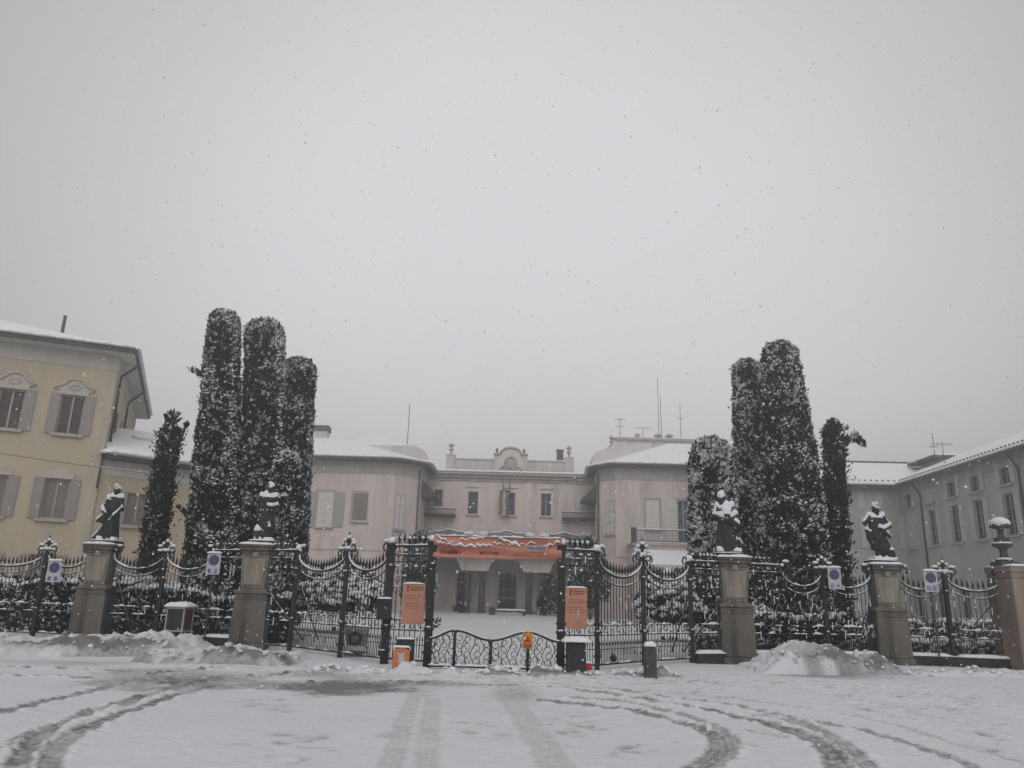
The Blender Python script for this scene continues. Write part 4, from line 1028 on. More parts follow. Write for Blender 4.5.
panels = [('A0','A','swoop',0,(0,.04),'snowy iron panel with swept top at the left picture edge, before the first tall post'),
 ('A','P1','swoop',0,(.04,.42),'iron panel with snowy swept top carrying a parking sign left of the caped statue pillar'),
 ('P1','B','swoop',0,(.42,.04),'iron panel with swept top just right of the caped statue pillar'),
 ('B','S2','swoop',0,(.04,.0),'iron panel with swept top behind the glazed notice case'),
 ('S2','P2','flat',1,(.02,.38),'narrow flat-topped iron panel left of the pillar under the tall cypresses'),
 ('P2','C','flat',0,(.38,.05),'narrow flat-topped scrolled panel right of the pillar under the tall cypresses'),
 ('C','D','swoop',0,(.05,.05),'swept iron panel in front of the left snowy bush, next to the second pillar'),
 ('D','E','swoop',0,(.05,.06),'swept iron panel with dark letter box beside the left gate pier'),
 ('E','F','flat',0,(.07,.08),'flat-topped ornate panel carrying the left orange poster'),
 ('Gt','H','flat',0,(.08,.05),'flat-topped ornate panel carrying the right orange poster'),
 ('H','I','swoop',0,(.05,.05),'swept iron panel right of the right orange poster, behind the stone bollard'),
 ('I','J','swoop',0,(.05,.05),'swept iron panel in front of the right snowy bush'),
 ('J','P3','flat',1,(.05,.40),'flat-topped panel with diagonal stay left of the snow-laden statue pillar'),
 ('P3','K','flat',1,(.40,.02),'flat-topped scrolled panel right of the snow-laden statue pillar'),
 ('K','L','swoop',1,(.02,.04),'swept iron panel behind the big grey snow heap'),
 ('L','P4','swoop',1,(.04,.42),'swept iron panel left of the pillar with the hand-on-hip statue'),
 ('P4','M','swoop',1,(.42,.04),'swept iron panel with a parking sign right of the hand-on-hip statue pillar'),
 ('M','P5','swoop',1,(.04,.42),'swept iron panel left of the urn pillar at the right edge')]
for a, b, k, base, gap, lab in panels: panel_mesh('iron_fence_bay', lab, ND[a], ND[b], k, bool(base), gap)

def post(n, label, kind='fleur', h=2.5, s=.055):
    p = ND[n]; r = thing('iron_fence_post', label, 'fence post', p, 0, 'tall iron posts of the fence')
    m = MB(); m.box(-s, s, -s, s, -.15, h)
    for z in (.28, .78, .97, h-.5, h-.06): m.box(-s-.025, s+.025, -s-.025, s+.025, z, z+.05)
    m.build('shaft', IRON, r)
    sn = MB()
    if kind == 'fleur':
        f = MB()
        f.lathe([(.05, 0), (.03, .08), (.055, .14), (.03, .2), (.06, .3), (.035, .4), (.004, .56)], (0,0,h), 8)
        for sg in (-1, 1):
            sp = []
            for k in np.linspace(0, 1, 14):
                t = k*4.4; q = .13*(1-.62*k); sp.append((sg*(.17-q*math.cos(t)), 0, h-.02+q*math.sin(t)))
            f.tube(sp, .02, 5); f.tube([(0, 0, h+.24), (sg*.09, 0, h+.30), (sg*.13, 0, h+.25)], .018, 5)
            sn.ball((sg*.18, 0, h+.12), .10, .05, .04, 8, 5, 0, .15); sn.ball((sg*.11, 0, h+.33), .05, .05, .045, 7, 5, 0, .1)
        f.build('finial', IRON, r); sn.ball((0, 0, h+.40), .055, .05, .06, 7, 5, 0, .1); sn.ball((0, -.02, h+.13), .07, .06, .05, 7, 5, 0, .1)
    else:
        f = MB(); f.lathe([(s*1.5, 0), (s*1.5, .05), (.04, .08), (.06, .16), (.003, .26)], (0,0,h), 8); f.build('finial', IRON, r); sn.ball((0, 0, h+.13), .10, .09, .09, 8, 6, 0, .1)
    for z in (.83, h-.45): sn.ball((random.uniform(-.02, .02), -s-.015, z+.02), s*random.uniform(.5, .9), .03, .02, 7, 5, 0, .15)
    sn.build('snow', SNOW, r); return r
post('A', 'tall iron post with snowy fleur finial in the far left railing')
post('B', 'tall iron post with snowy fleur finial before the slim left cypress')
post('C', 'iron post beside the flat-topped panel near the second pillar', 'plain', 2.58)
post('D', 'tall iron post with snowy fleur finial in front of the left snowy bush')
post('E', 'left gate pier post with a dark letter box fixed on it', 'plain', 2.62, .085)
post('F', 'thick dark gate post holding the left end of the orange banner', 'plain', 2.66, .085)
post('Gt', 'thick dark gate post holding the right end of the orange banner', 'plain', 2.66, .085)
post('H', 'thin iron post right of the right orange poster', 'plain', 2.56, .05)
post('I', 'tall iron post with snowy fleur finial behind the stone bollard', 'fleur', 2.55)
post('J', 'iron post with a diagonal stay right of the right snowy bush', 'plain', 2.56)
post('L', 'tall iron post with snowy finial carrying a parking sign beside the thick right cypress')
post('M', 'tall iron post with snowy fleur finial before the grey building')
# slanting stays behind the railing
def stay(label, p, q):
    r = thing('fence_stay', label, 'fence stay', p); d = q-p
    MB().tube([(0,0,0), tuple(d)], .022, 6).build('rod', IRON, r); MB().strip([tuple(d*.02+Vector((0,0,.02))), tuple(d*.98+Vector((0,0,.02)))], .045, .035, rough=.6).build('snow', SNOW, r); r['group'] = 'slanting iron stays behind the fence'
for lab, (u0, v0, u1, v1, D) in {'snow-lined slanting stay right of the caped statue pillar': (132, 634, 120, 575, 24.3), 'snow-lined slanting stay below the parking sign left of the second pillar': (222, 634, 213, 590, 23.3),
        'thick snow-lined stay sloping down from the second pillar': (303, 640, 272, 592, 22.6), 'slanting stay behind the left snowy bush panel': (318, 640, 303, 585, 21.6), 'long dark stay crossing the right bush panel': (672, 652, 687, 590, 21.6),
        'dark stay sloping against the snow-laden statue pillar': (683, 652, 716, 606, 22.3), 'snow-lined stay rising right of the snow-laden statue pillar': (766, 652, 780, 585, 23.0), 'snow-lined stay left of the hand-on-hip statue pillar': (854, 648, 868, 595, 24.0),
        'slanting stay in the railing before the urn pillar': (975, 628, 994, 595, 23.6)}.items():
    stay(lab, Vector((X(u0, D, .3), D, max(.05, Zat(u0, v0, D)))), Vector((X(u1, D, 1.5), D-.35, Zat(u1, v1, D))))

def snow_shell(body, thick=.05, nzmin=.25, name='snow', parent=None, rough=.3):
    me = body.data; co = np.empty(len(me.vertices)*3); me.vertices.foreach_get('co', co); co = co.reshape(-1, 3)
    no = np.empty(len(me.vertices)*3); me.vertices.foreach_get('normal', no); no = no.reshape(-1, 3)
    k = np.clip((no[:,2]-nzmin)/(.85-nzmin), 0, 1)
    nz = np.array([noise.noise(Vector(c)*5) for c in co])
    k = np.clip(k*(1+rough*nz*2), 0, 1.5)
    new = co+no*.006*(k > 0)[:,None]+np.array([0,0,1])*(k*thick)[:,None]+no*(k*thick*.35)[:,None]
    V, Fc, mp = [], [], {}
    for p in me.polygons:
        if any(k[i] > .02 for i in p.vertices):
            f = []
            for i in p.vertices:
                if i not in mp: mp[i] = len(V); V.append(tuple(new[i]) if k[i] > .02 else tuple(co[i]-no[i]*.01))
                f.append(mp[i])
            Fc.append(tuple(f))
    m = MB(); m.add(V, Fc, 0, True); return m.build(name, SNOW, parent or body)

def pillar(n, label, ang, mt=STONE, mp=PANEL, hgt=2.76, tw=.375, plain=False):
    p = ND[n]; r = thing('stone_pillar', label, 'pillar', p, ang, 'stone pillars of the fence')
    if plain:
        m = MB(); m.frustum(-.3, .64, .62, 2.44, .60, .58); m.build('shaft', mt, r, .03)
        m = MB(); m.frustum(2.443, .60, .58, 2.60, .615, .60); m.box(-.63, .63, -.62, .62, 2.603, hgt); co = m.build('cap', mt, r, .015)
        MB().snowcap(-.64, .64, -.63, .63, hgt+.003, .085, 12, 10).build('snow', SNOW, co); return r, hgt
    m = MB(); m.box(-.50, .50, -.50, .50, -.3, .16); m.frustum(.163, .455, .455, 1.28, .43, .43); m.build('plinth', mt, r, .02)
    m = MB(); m.box(-.44, .44, -.44, .44, 1.283, 1.34); m.box(-.42, .42, -.42, .42, 1.343, 1.44); m.box(-.46, .46, -.46, .46, 1.443, 1.50); m.frustum(1.503, .43, .43, 1.58, .33, .33); m.build('moulding', mt, r, .015)
    m = MB(); m.frustum(1.583, .31, .31, 2.50, tw, tw); m.build('shaft', SHAFT, r, .015)
    q = MB(); a, b = .235, .30
    q.add([(-a,-.335,1.68),(a,-.335,1.68),(b,-tw-.012,2.40),(-b,-tw-.012,2.40),(-a,-.295,1.68),(a,-.295,1.68),(b,-tw+.05,2.40),(-b,-tw+.05,2.40)], [(0,1,2,3),(0,4,5,1),(1,5,6,2),(2,6,7,3),(3,7,4,0)])
    q.box(-.07, .07, -tw-.035, -tw+.06, 2.42, 2.56); q.build('panel', mp, r, .01)
    c = MB(); c.box(-.39, .39, -.39, .39, 2.503, 2.60); c.box(-.43, .43, -.43, .43, 2.603, hgt-.06); c.box(-.46, .46, -.46, .46, hgt-.058, hgt); co = c.build('cap', mt, r, .015)
    MB().snowcap(-.47, .47, -.47, .47, hgt+.003, .085, 12, 10).build('snow', SNOW, co)
    return r, hgt
pillar('P1', 'weathered pillar carrying the caped statue before the yellow house', R(6))
pillar('P2', 'pillar carrying the dark statue in front of the tall left cypresses', R(8))
pillar('P3', 'pillar with pale panel carrying the snow-laden statue left of the big snow heap', R(-8))
pillar('P4', 'worn pillar carrying the hand-on-hip statue right of the big snow heap', R(-6))
pillar('P5', 'reddish pillar carrying the snowy urn at the right edge', R(0), REDSTONE, REDSTONE, plain=True)

# ------------------------------------------------------------------ statues: one continuous remeshed body each, snow as a part
def statue(n, label, build, ang=0.0, H=1.62, zoff=2.76, snow=.06, dx=0.0, base=.36):
    p = ND[n]; r = thing('statue', label, 'statue', (p.x+dx, p.y, zoff), ang, 'stone statues on the pillars')
    m = MB(); m.box(-base, base, -.3, .3, .003, .12); m.build('foot_block', STATUE, r, .02)
    b = MB(); build(b)
    o = b.build('figure', STATUE, r); o.scale = (1, 1, 1)
    s_ = H/1.75
    for v in o.data.vertices: v.co *= s_; v.co.x *= .9; v.co.z += .10
    rm = o.modifiers.new('remesh', 'REMESH'); rm.mode = 'VOXEL'; rm.voxel_size = .017; rm.use_smooth_shade = True
    sm = o.modifiers.new('smooth', 'SMOOTH'); sm.factor = .5; sm.iterations = 2
    dg = bpy.context.evaluated_depsgraph_get(); me = bpy.data.meshes.new_from_object(o.evaluated_get(dg))
    o.modifiers.clear(); o.data = me
    for pl in me.polygons: pl.use_smooth = True
    snow_shell(o, snow, .38)
    MB().snowcap(-base-.02, base+.02, -.32, .32, .122, .05, 8, 6).build('snow', SNOW, r)
    return r
def head(b, x, y, z, s=1.0, yaw=0.0, hair=True):
    b.ball((x, y, z), .095*s, .11*s, .13*s, 14, 10)
    f = Vector((math.sin(yaw), -math.cos(yaw), 0)); sd = Vector((math.cos(yaw), math.sin(yaw), 0)); c = Vector((x, y, z))
    b.ball(tuple(c+f*.105*s+Vector((0,0,-.01*s))), .022*s, .03*s, .035*s, 8, 6)      # nose
    b.ball(tuple(c+f*.088*s+Vector((0,0,-.075*s))), .032*s, .026*s, .016*s, 8, 6)    # mouth
    b.ball(tuple(c+f*.07*s+Vector((0,0,-.112*s))), .04*s, .04*s, .03*s, 8, 6)        # chin
    b.tube([tuple(c+f*.088*s-sd*.05*s+Vector((0,0,.03*s))), tuple(c+f*.10*s+Vector((0,0,.035*s))), tuple(c+f*.088*s+sd*.05*s+Vector((0,0,.03*s)))], .017*s, 6)   # brow
    for k in (-1, 1): b.ball(tuple(c+sd*k*.095*s), .018*s, .02*s, .035*s, 8, 6)
    if hair:
        for i in range(14):
            a = random.uniform(0, 6.28); e = random.uniform(.0, 1.2); q = Vector((math.cos(a)*math.cos(e), math.sin(a)*math.cos(e), math.sin(e)))
            if q.dot(f) > .55 and e < .8: continue
            b.ball(tuple(c+Vector((q.x*.085, q.y*.095, q.z*.11+.02))*s), .042*s, .042*s, .04*s, 8, 6)
    b.tube([(x, y+.01, z-.22*s), (x, y+.005, z-.08*s)], .062*s, 10)
def limb(b, pts, r0, r1): b.tube(pts, r0, 10, r1=r1); [b.ball(p, q, n=10, m=8) for p, q in zip(pts, np.linspace(r0, r1, len(pts)))]
def hand(b, p, d):
    p = Vector(p); d = Vector(d).normalized(); s = d.cross(Vector((0,1,0)));
    if s.length < .1: s = d.cross(Vector((1,0,0)))
    s.normalize(); b.ball(tuple(p+d*.04), .045, .035, .05, 8, 6)
    for k in range(4): q = p+d*.07+s*(k-1.5)*.022; b.tube([tuple(q), tuple(q+d*.045), tuple(q+d*.08-Vector((0,.02,.015)))], .013, 6, r1=.009)
    b.tube([tuple(p+d*.02+s*.045), tuple(p+d*.06+s*.075)], .014, 6, r1=.01)
def folds(b, cx, z0, z1, r0, r1, n=12, ry=.8, ph=0, tw=.25):
    for i in range(n):
        a0 = 6.283*i/n+ph
        b.tube([(cx+math.cos(a0+tw*k)*(r0+(r1-r0)*k), math.sin(a0+tw*k)*(r0+(r1-r0)*k)*ry, z0+(z1-z0)*k) for k in np.linspace(0, 1, 7)], .045, 6, r1=.03)
def st_cape(b):
    b.lathe([(.30, .0), (.31, .12), (.27, .4), (.24, .7), (.21, .95), (.23, 1.1), (.24, 1.28), (.20, 1.42), (.09, 1.5)], (0.02, 0, 0), 20, sy=.78)
    folds(b, .02, .02, .95, .30, .19, 11)
    b.lathe([(.34, .98), (.33, 1.1), (.29, 1.26), (.23, 1.40), (.10, 1.47)], (0.02, .02, 0), 18, sy=.8)
    head(b, .05, -.03, 1.62, 1.05, .15)
    limb(b, [(-.22, 0, 1.36), (-.36, -.06, 1.05), (-.22, -.27, .93)], .085, .055); hand(b, (-.20, -.28, .92), (.7, -.2, -.3))
    limb(b, [(.26, 0, 1.36), (.34, -.08, 1.06), (.20, -.28, .78)], .085, .055); hand(b, (.19, -.29, .76), (-.4, -.2, -.6))
    b.prism([(-.20, .55), (-.52, .62), (-.46, .70), (-.18, .95)], -.12, .10); b.tube([(-.15, -.1, .9), (-.35, -.05, .72), (-.5, 0, .66)], .05, 8)
    b.tube([(-.2, .05, .5), (-.33, .02, .25), (-.48, 0, .05)], .12, 8, r1=.14)
    b.ball((-.12, -.2, 1.28), .07, .08, .08); b.box(-.30, .36, -.26, .22, 0, .07)
def st_dark(b):
    b.lathe([(.25, .0), (.25, .15), (.23, .5), (.23, .75), (.20, .98), (.24, 1.2), (.24, 1.34), (.18, 1.44), (.08, 1.5)], (0, 0, 0), 18, sy=.78)
    folds(b, 0, .05, .95, .24, .2, 9, ph=.4)
    head(b, .05, -.02, 1.62, 1.05, -.2)
    limb(b, [(-.24, 0, 1.36), (-.30, -.02, 1.05), (-.27, -.12, .78)], .085, .055); hand(b, (-.26, -.13, .77), (.1, -.2, -.8))
    limb(b, [(.25, 0, 1.36), (.33, -.10, 1.1), (.18, -.27, 1.05)], .085, .055); hand(b, (.16, -.28, 1.05), (-.8, -.1, .1))
    limb(b, [(.10, -.05, .7), (.15, -.20, .42), (.14, -.12, .05)], .11, .06)
    b.ball((-.2, -.12, .22), .17, .15, .2, jit=.05); b.tube([(.28, -.2, 1.05), (.3, -.15, .6), (.24, -.1, .05)], .035, 6); b.box(-.3, .3, -.24, .22, 0, .06)
def st_laden(b):
    b.lathe([(.36, .0), (.36, .12), (.33, .4), (.30, .7), (.24, .95), (.26, 1.15), (.27, 1.3), (.20, 1.42), (.09, 1.5)], (0, 0, 0), 20, sy=.8)
    folds(b, 0, .02, .95, .35, .22, 12, ph=.2)
    head(b, -.10, -.05, 1.60, 1.05, -.4)
    limb(b, [(-.24, 0, 1.34), (-.38, -.12, 1.12), (-.14, -.30, 1.02)], .09, .06); hand(b, (-.12, -.3, 1.02), (.9, 0, -.1))
    limb(b, [(.26, 0, 1.36), (.34, -.12, 1.14), (.12, -.32, 1.04)], .09, .06); hand(b, (.1, -.32, 1.04), (-.9, 0, .1))
    b.ball((0, -.22, 1.10), .18, .14, .13, jit=.05); b.tube([(-.25, -.24, 1.0), (.1, -.30, .98), (.38, -.18, .84), (.44, -.05, .68)], .09, 8, r1=.07)
    b.tube([(.38, .0, .45), (.48, .0, .28), (.5, 0, .02)], .07, 8, r1=.11); b.tube([(.30, 0, .75), (.42, 0, .5)], .06, 8)
    b.box(-.36, .42, -.28, .24, 0, .08)
def st_hip(b):
    limb(b, [(-.12, 0, .86), (-.10, -.08, .48), (-.04, -.02, .08)], .15, .085); limb(b, [(.11, 0, .86), (.17, -.10, .46), (.16, .02, .06)], .15, .085)
    b.ball((-.06, -.10, .06), .07, .14, .06); b.ball((.17, -.09, .06), .07, .14, .06)
    b.lathe([(.16, .80), (.25, .88), (.26, 1.0), (.25, 1.12), (.27, 1.28), (.27, 1.38), (.18, 1.48), (.08, 1.53)], (-.02, 0, 0), 18, sy=.8)
    b.lathe([(.20, .34), (.26, .52), (.30, .72), (.29, .92), (.25, 1.04)], (.01, .02, 0), 16, sy=.85); folds(b, .01, .36, 1.02, .24, .25, 10, .85, 0, .7)
    head(b, -.02, -.07, 1.64, 1.25, .1)
    limb(b, [(-.24, 0, 1.42), (-.42, .0, 1.22), (-.42, -.10, .96), (-.34, -.16, .74)], .10, .065); hand(b, (-.34, -.17, .73), (.2, -.1, -.8))
    limb(b, [(.24, 0, 1.42), (.45, -.02, 1.14), (.12, -.27, 1.0)], .10, .07); hand(b, (.10, -.27, 1.0), (-.8, -.1, .05)); limb(b, [(-.02, -.27, 1.02), (.22, -.27, .86), (.32, -.22, .76)], .075, .05)
    b.tube([(-.36, -.08, .95), (-.37, -.08, .72), (-.26, -.1, .5)], .11, 8, r1=.06)
    b.tube([(.16, .05, .75), (.30, .06, .45), (.36, .05, .05)], .16, 9, r1=.19); b.ball((.38, -.02, .22), .17, .18, .24, jit=.05)
    b.box(-.3, .5, -.26, .26, 0, .07)
statue('P1', 'dark caped statue with snow on its shoulders before the yellow house', st_cape, R(0), 1.70, dx=.1)
statue('P2', 'dark standing statue almost hidden against the tall left cypresses', st_dark, R(10), 1.62, dx=.12)
statue('P3', 'bulky statue with thick snow on head and arms beside the round snowy bush', st_laden, R(0), 1.66, snow=.08, dx=-.16)
statue('P4', 'stone boy statue with one bent arm across the waist before the grey building', st_hip, R(0), 1.62, snow=.05, dx=-.04)
p = ND['P5']; r = thing('stone_urn', 'tall stone urn finial heaped with snow at the right edge', 'urn', (p.x-.37, p.y, 2.765))
m = MB(); m.box(-.36, .36, -.36, .36, .003, .18); m.build('foot_block', DARKSTONE, r, .02)
m = MB(); m.lathe([(.30, .183), (.29, .25), (.17, .33), (.13, .45), (.13, .58), (.18, .66), (.34, .74), (.36, .82), (.22, .88), (.26, .95), (.28, 1.02), (.13, 1.07), (.105, 1.18), (.11, 1.3), (.16, 1.36), (.30, 1.42), (.33, 1.50), (.30, 1.58), (.10, 1.62)], (0,0,0), 20)
for i in range(10):
    a = 6.28*i/10; m.ball((.29*math.cos(a), .29*math.sin(a), 1.44), .07, .07, .07, 8, 6)
m.build('bowl', DARKSTONE, r)
m = MB(); m.ball((0, 0, 1.56), .36, .36, .22, 14, 8, 0, .10); m.lathe([(.36, 0), (.30, .05), (.15, .06)], (0, 0, .825), 16); m.lathe([(.33, .0), (.2, .07), (.1, .09)], (0, 0, .252), 16)
m.build('snow', SNOW, r)

for ch in r.children:
    for v in ch.data.vertices: v.co.x *= .76; v.co.y *= .76; v.co.z *= .80

# ------------------------------------------------------------------ trees
def quads(pos, d, side, l, wd, taper=.45):
    n = len(pos); l = l[:,None]; wd = wd[:,None]
    V = np.empty((n, 4, 3)); V[:,0] = pos-side*wd; V[:,1] = pos+side*wd; V[:,2] = pos+d*l+side*wd*taper; V[:,3] = pos+d*l-side*wd*taper
    return V.reshape(-1, 3), np.arange(n*4).reshape(n, 4)
def unit(a): return a/np.maximum(np.linalg.norm(a, axis=1, keepdims=True), 1e-9)
def vn(p, sc, seed):                                # cheap vector value noise in 0..1
    r = np.random.default_rng(seed); T = r.random((64, 64, 64)); q = p*sc+1000; i = np.floor(q).astype(int); f = q-i; f = f*f*(3-2*f); o = 0
    for a in (0, 1):
        for b in (0, 1):
            for c in (0, 1):
                o = o+T[(i[:,0]+a) % 64, (i[:,1]+b) % 64, (i[:,2]+c) % 64]*np.abs(1-a-f[:,0])*np.abs(1-b-f[:,1])*np.abs(1-c-f[:,2])
    return o
_ico = None
def clumps(name, pos, size, parent, flat=.62, jit=.25, m=SNOW, seed=1):
    global _ico
    if _ico is None:
        bm = bmesh.new(); bmesh.ops.create_icosphere(bm, subdivisions=1, radius=1); _ico = (np.array([v.co[:] for v in bm.verts]), np.array([[v.index for v in f.verts] for f in bm.faces])); bm.free()
    rg = np.random.default_rng(seed); n = len(pos); V0, F0 = _ico
    V = V0[None]*(1+rg.uniform(-jit, jit, (n, len(V0), 1)))*size[:,None,None]*np.array([1, 1, flat])
    V = V+pos[:,None,:]; F = F0[None]+(np.arange(n)*len(V0))[:,None,None]
    o = np_mesh(name, V.reshape(-1, 3), F.reshape(-1, 3), m, None, parent, True); o['kind'] = 'stuff'; return o
def foliage(root, pos, nrm, size, seed, snow=.25, zt=1.0, up=.75, snow_top=.3, crown='crown'):
    rg = np.random.default_rng(seed); n = len(pos)
    d = unit(nrm*.55+np.array([0, 0, up])+rg.normal(0, .42, (n, 3))); s = unit(np.cross(d, rg.normal(0, 1, (n, 3))))
    l = size*rg.uniform(.7, 1.7, n); V, F = quads(pos, d, s, l, l*rg.uniform(.22, .38, n))
    v1 = vn(pos, 2.6, seed); v2 = vn(pos, 9.0, seed+5); v3 = vn(pos, .9, seed+9)
    hz = (pos[:,2]-pos[:,2].min())/max(.1, np.ptp(pos[:,2]))
    score = v1*.30+v2*.70+.22*(v3-.5)+rg.normal(0, .10, n)+snow_top*np.clip((hz-.85)/.15, 0, 1)*.25
    thr = np.quantile(score, 1-snow)
    mi = np.where(score > thr, 2, np.where(vn(pos, 1.3, seed+3)+rg.normal(0, .2, n) > .56, 1, 0))
    return np_mesh(crown, V, F, [LEAF_D, LEAF_M, LEAF_S], mi, root)
def column_tree(label, u, D, vtop, r0, r1, seed, h0=.35, snow=.25, n=None, tip=.5, leaf=.060, clump=900, power=1.0, dx=0.0, ragged=0.0, squash=1.0, name='cypress_tree', core=True, utop=None, streak=None, group='clipped columnar cypresses behind the fence'):
    x = X(u, D, 2.7); H = Zat(u if utop is None else utop, vtop, D)
    lean = 0.0 if utop is None else (P(utop, vtop, D).x-x)/(H-2.7)
    x -= lean*2.7; root = thing(name, label, 'tree', (x, D, 0), 0, group)
    # height found in the column where the top stands
    rg = np.random.default_rng(seed)
    tip = tip*r1*2
    def rad(h):
        k = np.clip((h-h0)/(H-h0), 0, 1); r = r0+(r1-r0)*k**power
        c = np.clip((h-(H-tip))/tip, 0, 1); r = r*np.sqrt(np.maximum(1-c**3.4, 0))
        b = np.clip((h-h0)/.5, 0, 1); return r*(.75+.25*b)
    area = 2*math.pi*(r0+r1)/2*(H-h0); n = n or int(area*950)
    h = h0+(H-h0)*rg.random(int(n*1.15)); a = rg.random(len(h))*2*math.pi
    keep = rg.random(len(h)) < np.clip(rad(h)/max(r0, r1)+.25, 0, 1); h, a = h[keep], a[keep]
    q = np.stack([np.cos(a)*1.3, np.sin(a)*1.3, h*.9], 1); lump = vn(q, 1.5, seed)-.5; lump2 = vn(q, 4.0, seed+1)-.5
    rr = rad(h)*(1+.07*lump)+.13*lump2-np.abs(rg.normal(0, .07, len(h)))+(ragged+.35)*rg.exponential(.06, len(h))*(rg.random(len(h)) < .3)
    rr = np.maximum(rr, .02)
    pos = np.stack([np.cos(a)*rr, np.sin(a)*rr*squash, h], 1)
    nt_ = max(60, int(n*.035)); at = rg.random(nt_)*6.283; qt = np.sqrt(rg.random(nt_))*r1*.8
    top = np.stack([np.cos(at)*qt, np.sin(at)*qt*squash, H-tip*.30*(qt/r1)**2-rg.random(nt_)*.2+.30*np.abs(vn(np.stack([np.cos(at)*qt, np.sin(at)*qt, at*0], 1), 4.0, seed+40)-.5)], 1); pos = np.concatenate([pos, top]); nr = np.concatenate([np.stack([np.cos(a), np.sin(a), np.zeros(len(a))], 1), np.tile([0, 0, 1.], (nt_, 1))])
    pos[:,0] += lean*pos[:,2]
    m = MB(); m.tube([(0, 0, -.2), (lean*h0, 0, h0+.2), (lean*H*.8, 0, H*.8)], .16, 8, r1=.05); m.build('trunk', BARK, root)
    cr = foliage(root, pos, nr, leaf, seed, snow*.72)
    m = MB(); hs = np.linspace(h0+.05, H-.12, 26); m.lathe([(max(.02, float(rad(np.array(z)))*.86-.05), z) for z in hs], (0,0,0), 18, sy=squash); m.v = [(q[0]+lean*q[2], q[1], q[2]) for q in m.v]; m.build('inner_boughs', LEAF_D, cr)
    # lodged snow
    k = int(clump*3.0); sc = vn(pos, 2.2, seed+20)*.6+vn(pos, 6, seed+21)*.4+rg.normal(0, .06, len(pos))+.12*np.clip((pos[:,2]-(H-tip*1.3))/tip, 0, 1)
    if streak is not None:                # snow lodged in the cleft between two columns
        aa = np.concatenate([a, at]); sc = sc+.40*np.exp(-((np.angle(np.exp(1j*(aa-streak))))/.22)**2)
    idx = np.argsort(-sc)[:k*3]; idx = rg.choice(idx, k, replace=False)
    sz = .016+.050*rg.random(k)**2.6; clumps('snow', pos[idx]+nr[idx]*.02, sz, root, seed=seed)
    return root, H, lean
def uc(u, v0, v1): return u
# leaning outlines in the photo come from the tilted camera: trunks here stand upright
T = {}
T['slim_l'] = column_tree('slim ragged cypress left of the tall trio, before the low yellow wing', 152, 30.0, 428, .42, .34, 11, utop=171, snow=.10, tip=.7, clump=260, ragged=.7, leaf=.09, group='slim cypresses beside the clipped columns')
T['l1'] = column_tree('leftmost and tallest of the three clipped columnar cypresses', 213, 27.0, 312, 1.02, .53, 12, utop=224.5, streak=-.55, snow=.24, clump=1300)
T['l2'] = column_tree('middle clipped columnar cypress behind the dark statue', 265, 27.6, 322, .84, .70, 13, utop=265, streak=-.5, snow=.26, clump=1200)
T['l3'] = column_tree('rightmost and lowest of the three clipped columnar cypresses', 286, 29.2, 360, .76, .64, 14, utop=299.5, snow=.27, clump=1100)
T['l4'] = column_tree('snowy low columnar bush in front of the middle left cypress', 277, 25.9, 452, .50, .40, 15, snow=.36, clump=600, name='columnar_bush', group=None)
T['r4'] = column_tree('lower left one of the clipped cypress pair right of the court', 757, 28.6, 361, .92, .52, 16, utop=747, snow=.30, clump=1200)
T['r5'] = column_tree('broad tallest clipped cypress of the pair right of the court', 791, 27.2, 344, 1.34, .58, 17, utop=778.5, power=1.9, snow=.28, clump=1700)
T['r6'] = column_tree('round-topped snow-covered bush left of the right cypress pair', 713, 25.8, 440, .80, .68, 18, utop=711, snow=.58, clump=1500, tip=.75, leaf=.09, name='tall_round_bush', group=None)
T['r7'] = column_tree('slim cypress with a drooping side branch before the grey building', 838, 29.0, 424, .40, .28, 19, utop=833, snow=.10, clump=240, ragged=.8, leaf=.10, tip=.7, group='slim cypresses beside the clipped columns')
# feathery tufts on the slim trees and stray sprigs
def tuft(root, name, pts, n, seed, spread=.12, snow=.3):
    rg = np.random.default_rng(seed); P_ = []
    for (a, b) in pts:
        a, b = np.array(a), np.array(b); k = rg.random((n, 1)); P_.append(a+(b-a)*k+rg.normal(0, spread, (n, 3))*(.3+.7*(1-k)))
    P_ = np.concatenate(P_); P_[:,0] += ln*P_[:,2]; d = np.tile([0, -.2, .3], (len(P_), 1)); foliage(root, P_, d, .13, seed, snow, crown=name)
r, H, ln = T['slim_l']; tuft(r, 'spray', [((-.1, 0, H-.2), (-.25, 0, H+.45)), ((.1, 0, H-.2), (.12, 0, H+.55)), ((.3, 0, H-.5), (.62, 0, H+.15)), ((0, 0, H-.3), (-.05, 0, H+.6))], 90, 31, .07, .15)
r, H, ln = T['r7']; tuft(r, 'side_branch', [((.2, 0, H-.9), (.75, -.1, H-.55)), ((.75, -.1, H-.55), (1.15, -.1, H-.85))], 220, 32, .09, .35)
r, H, ln = T['l1']; tuft(r, 'spray', [((-.7, 0, H*.78), (-1.15, 0, H*.80)), ((-.9, 0, H*.34), (-1.35, 0, H*.37))], 60, 33, .05, .2)

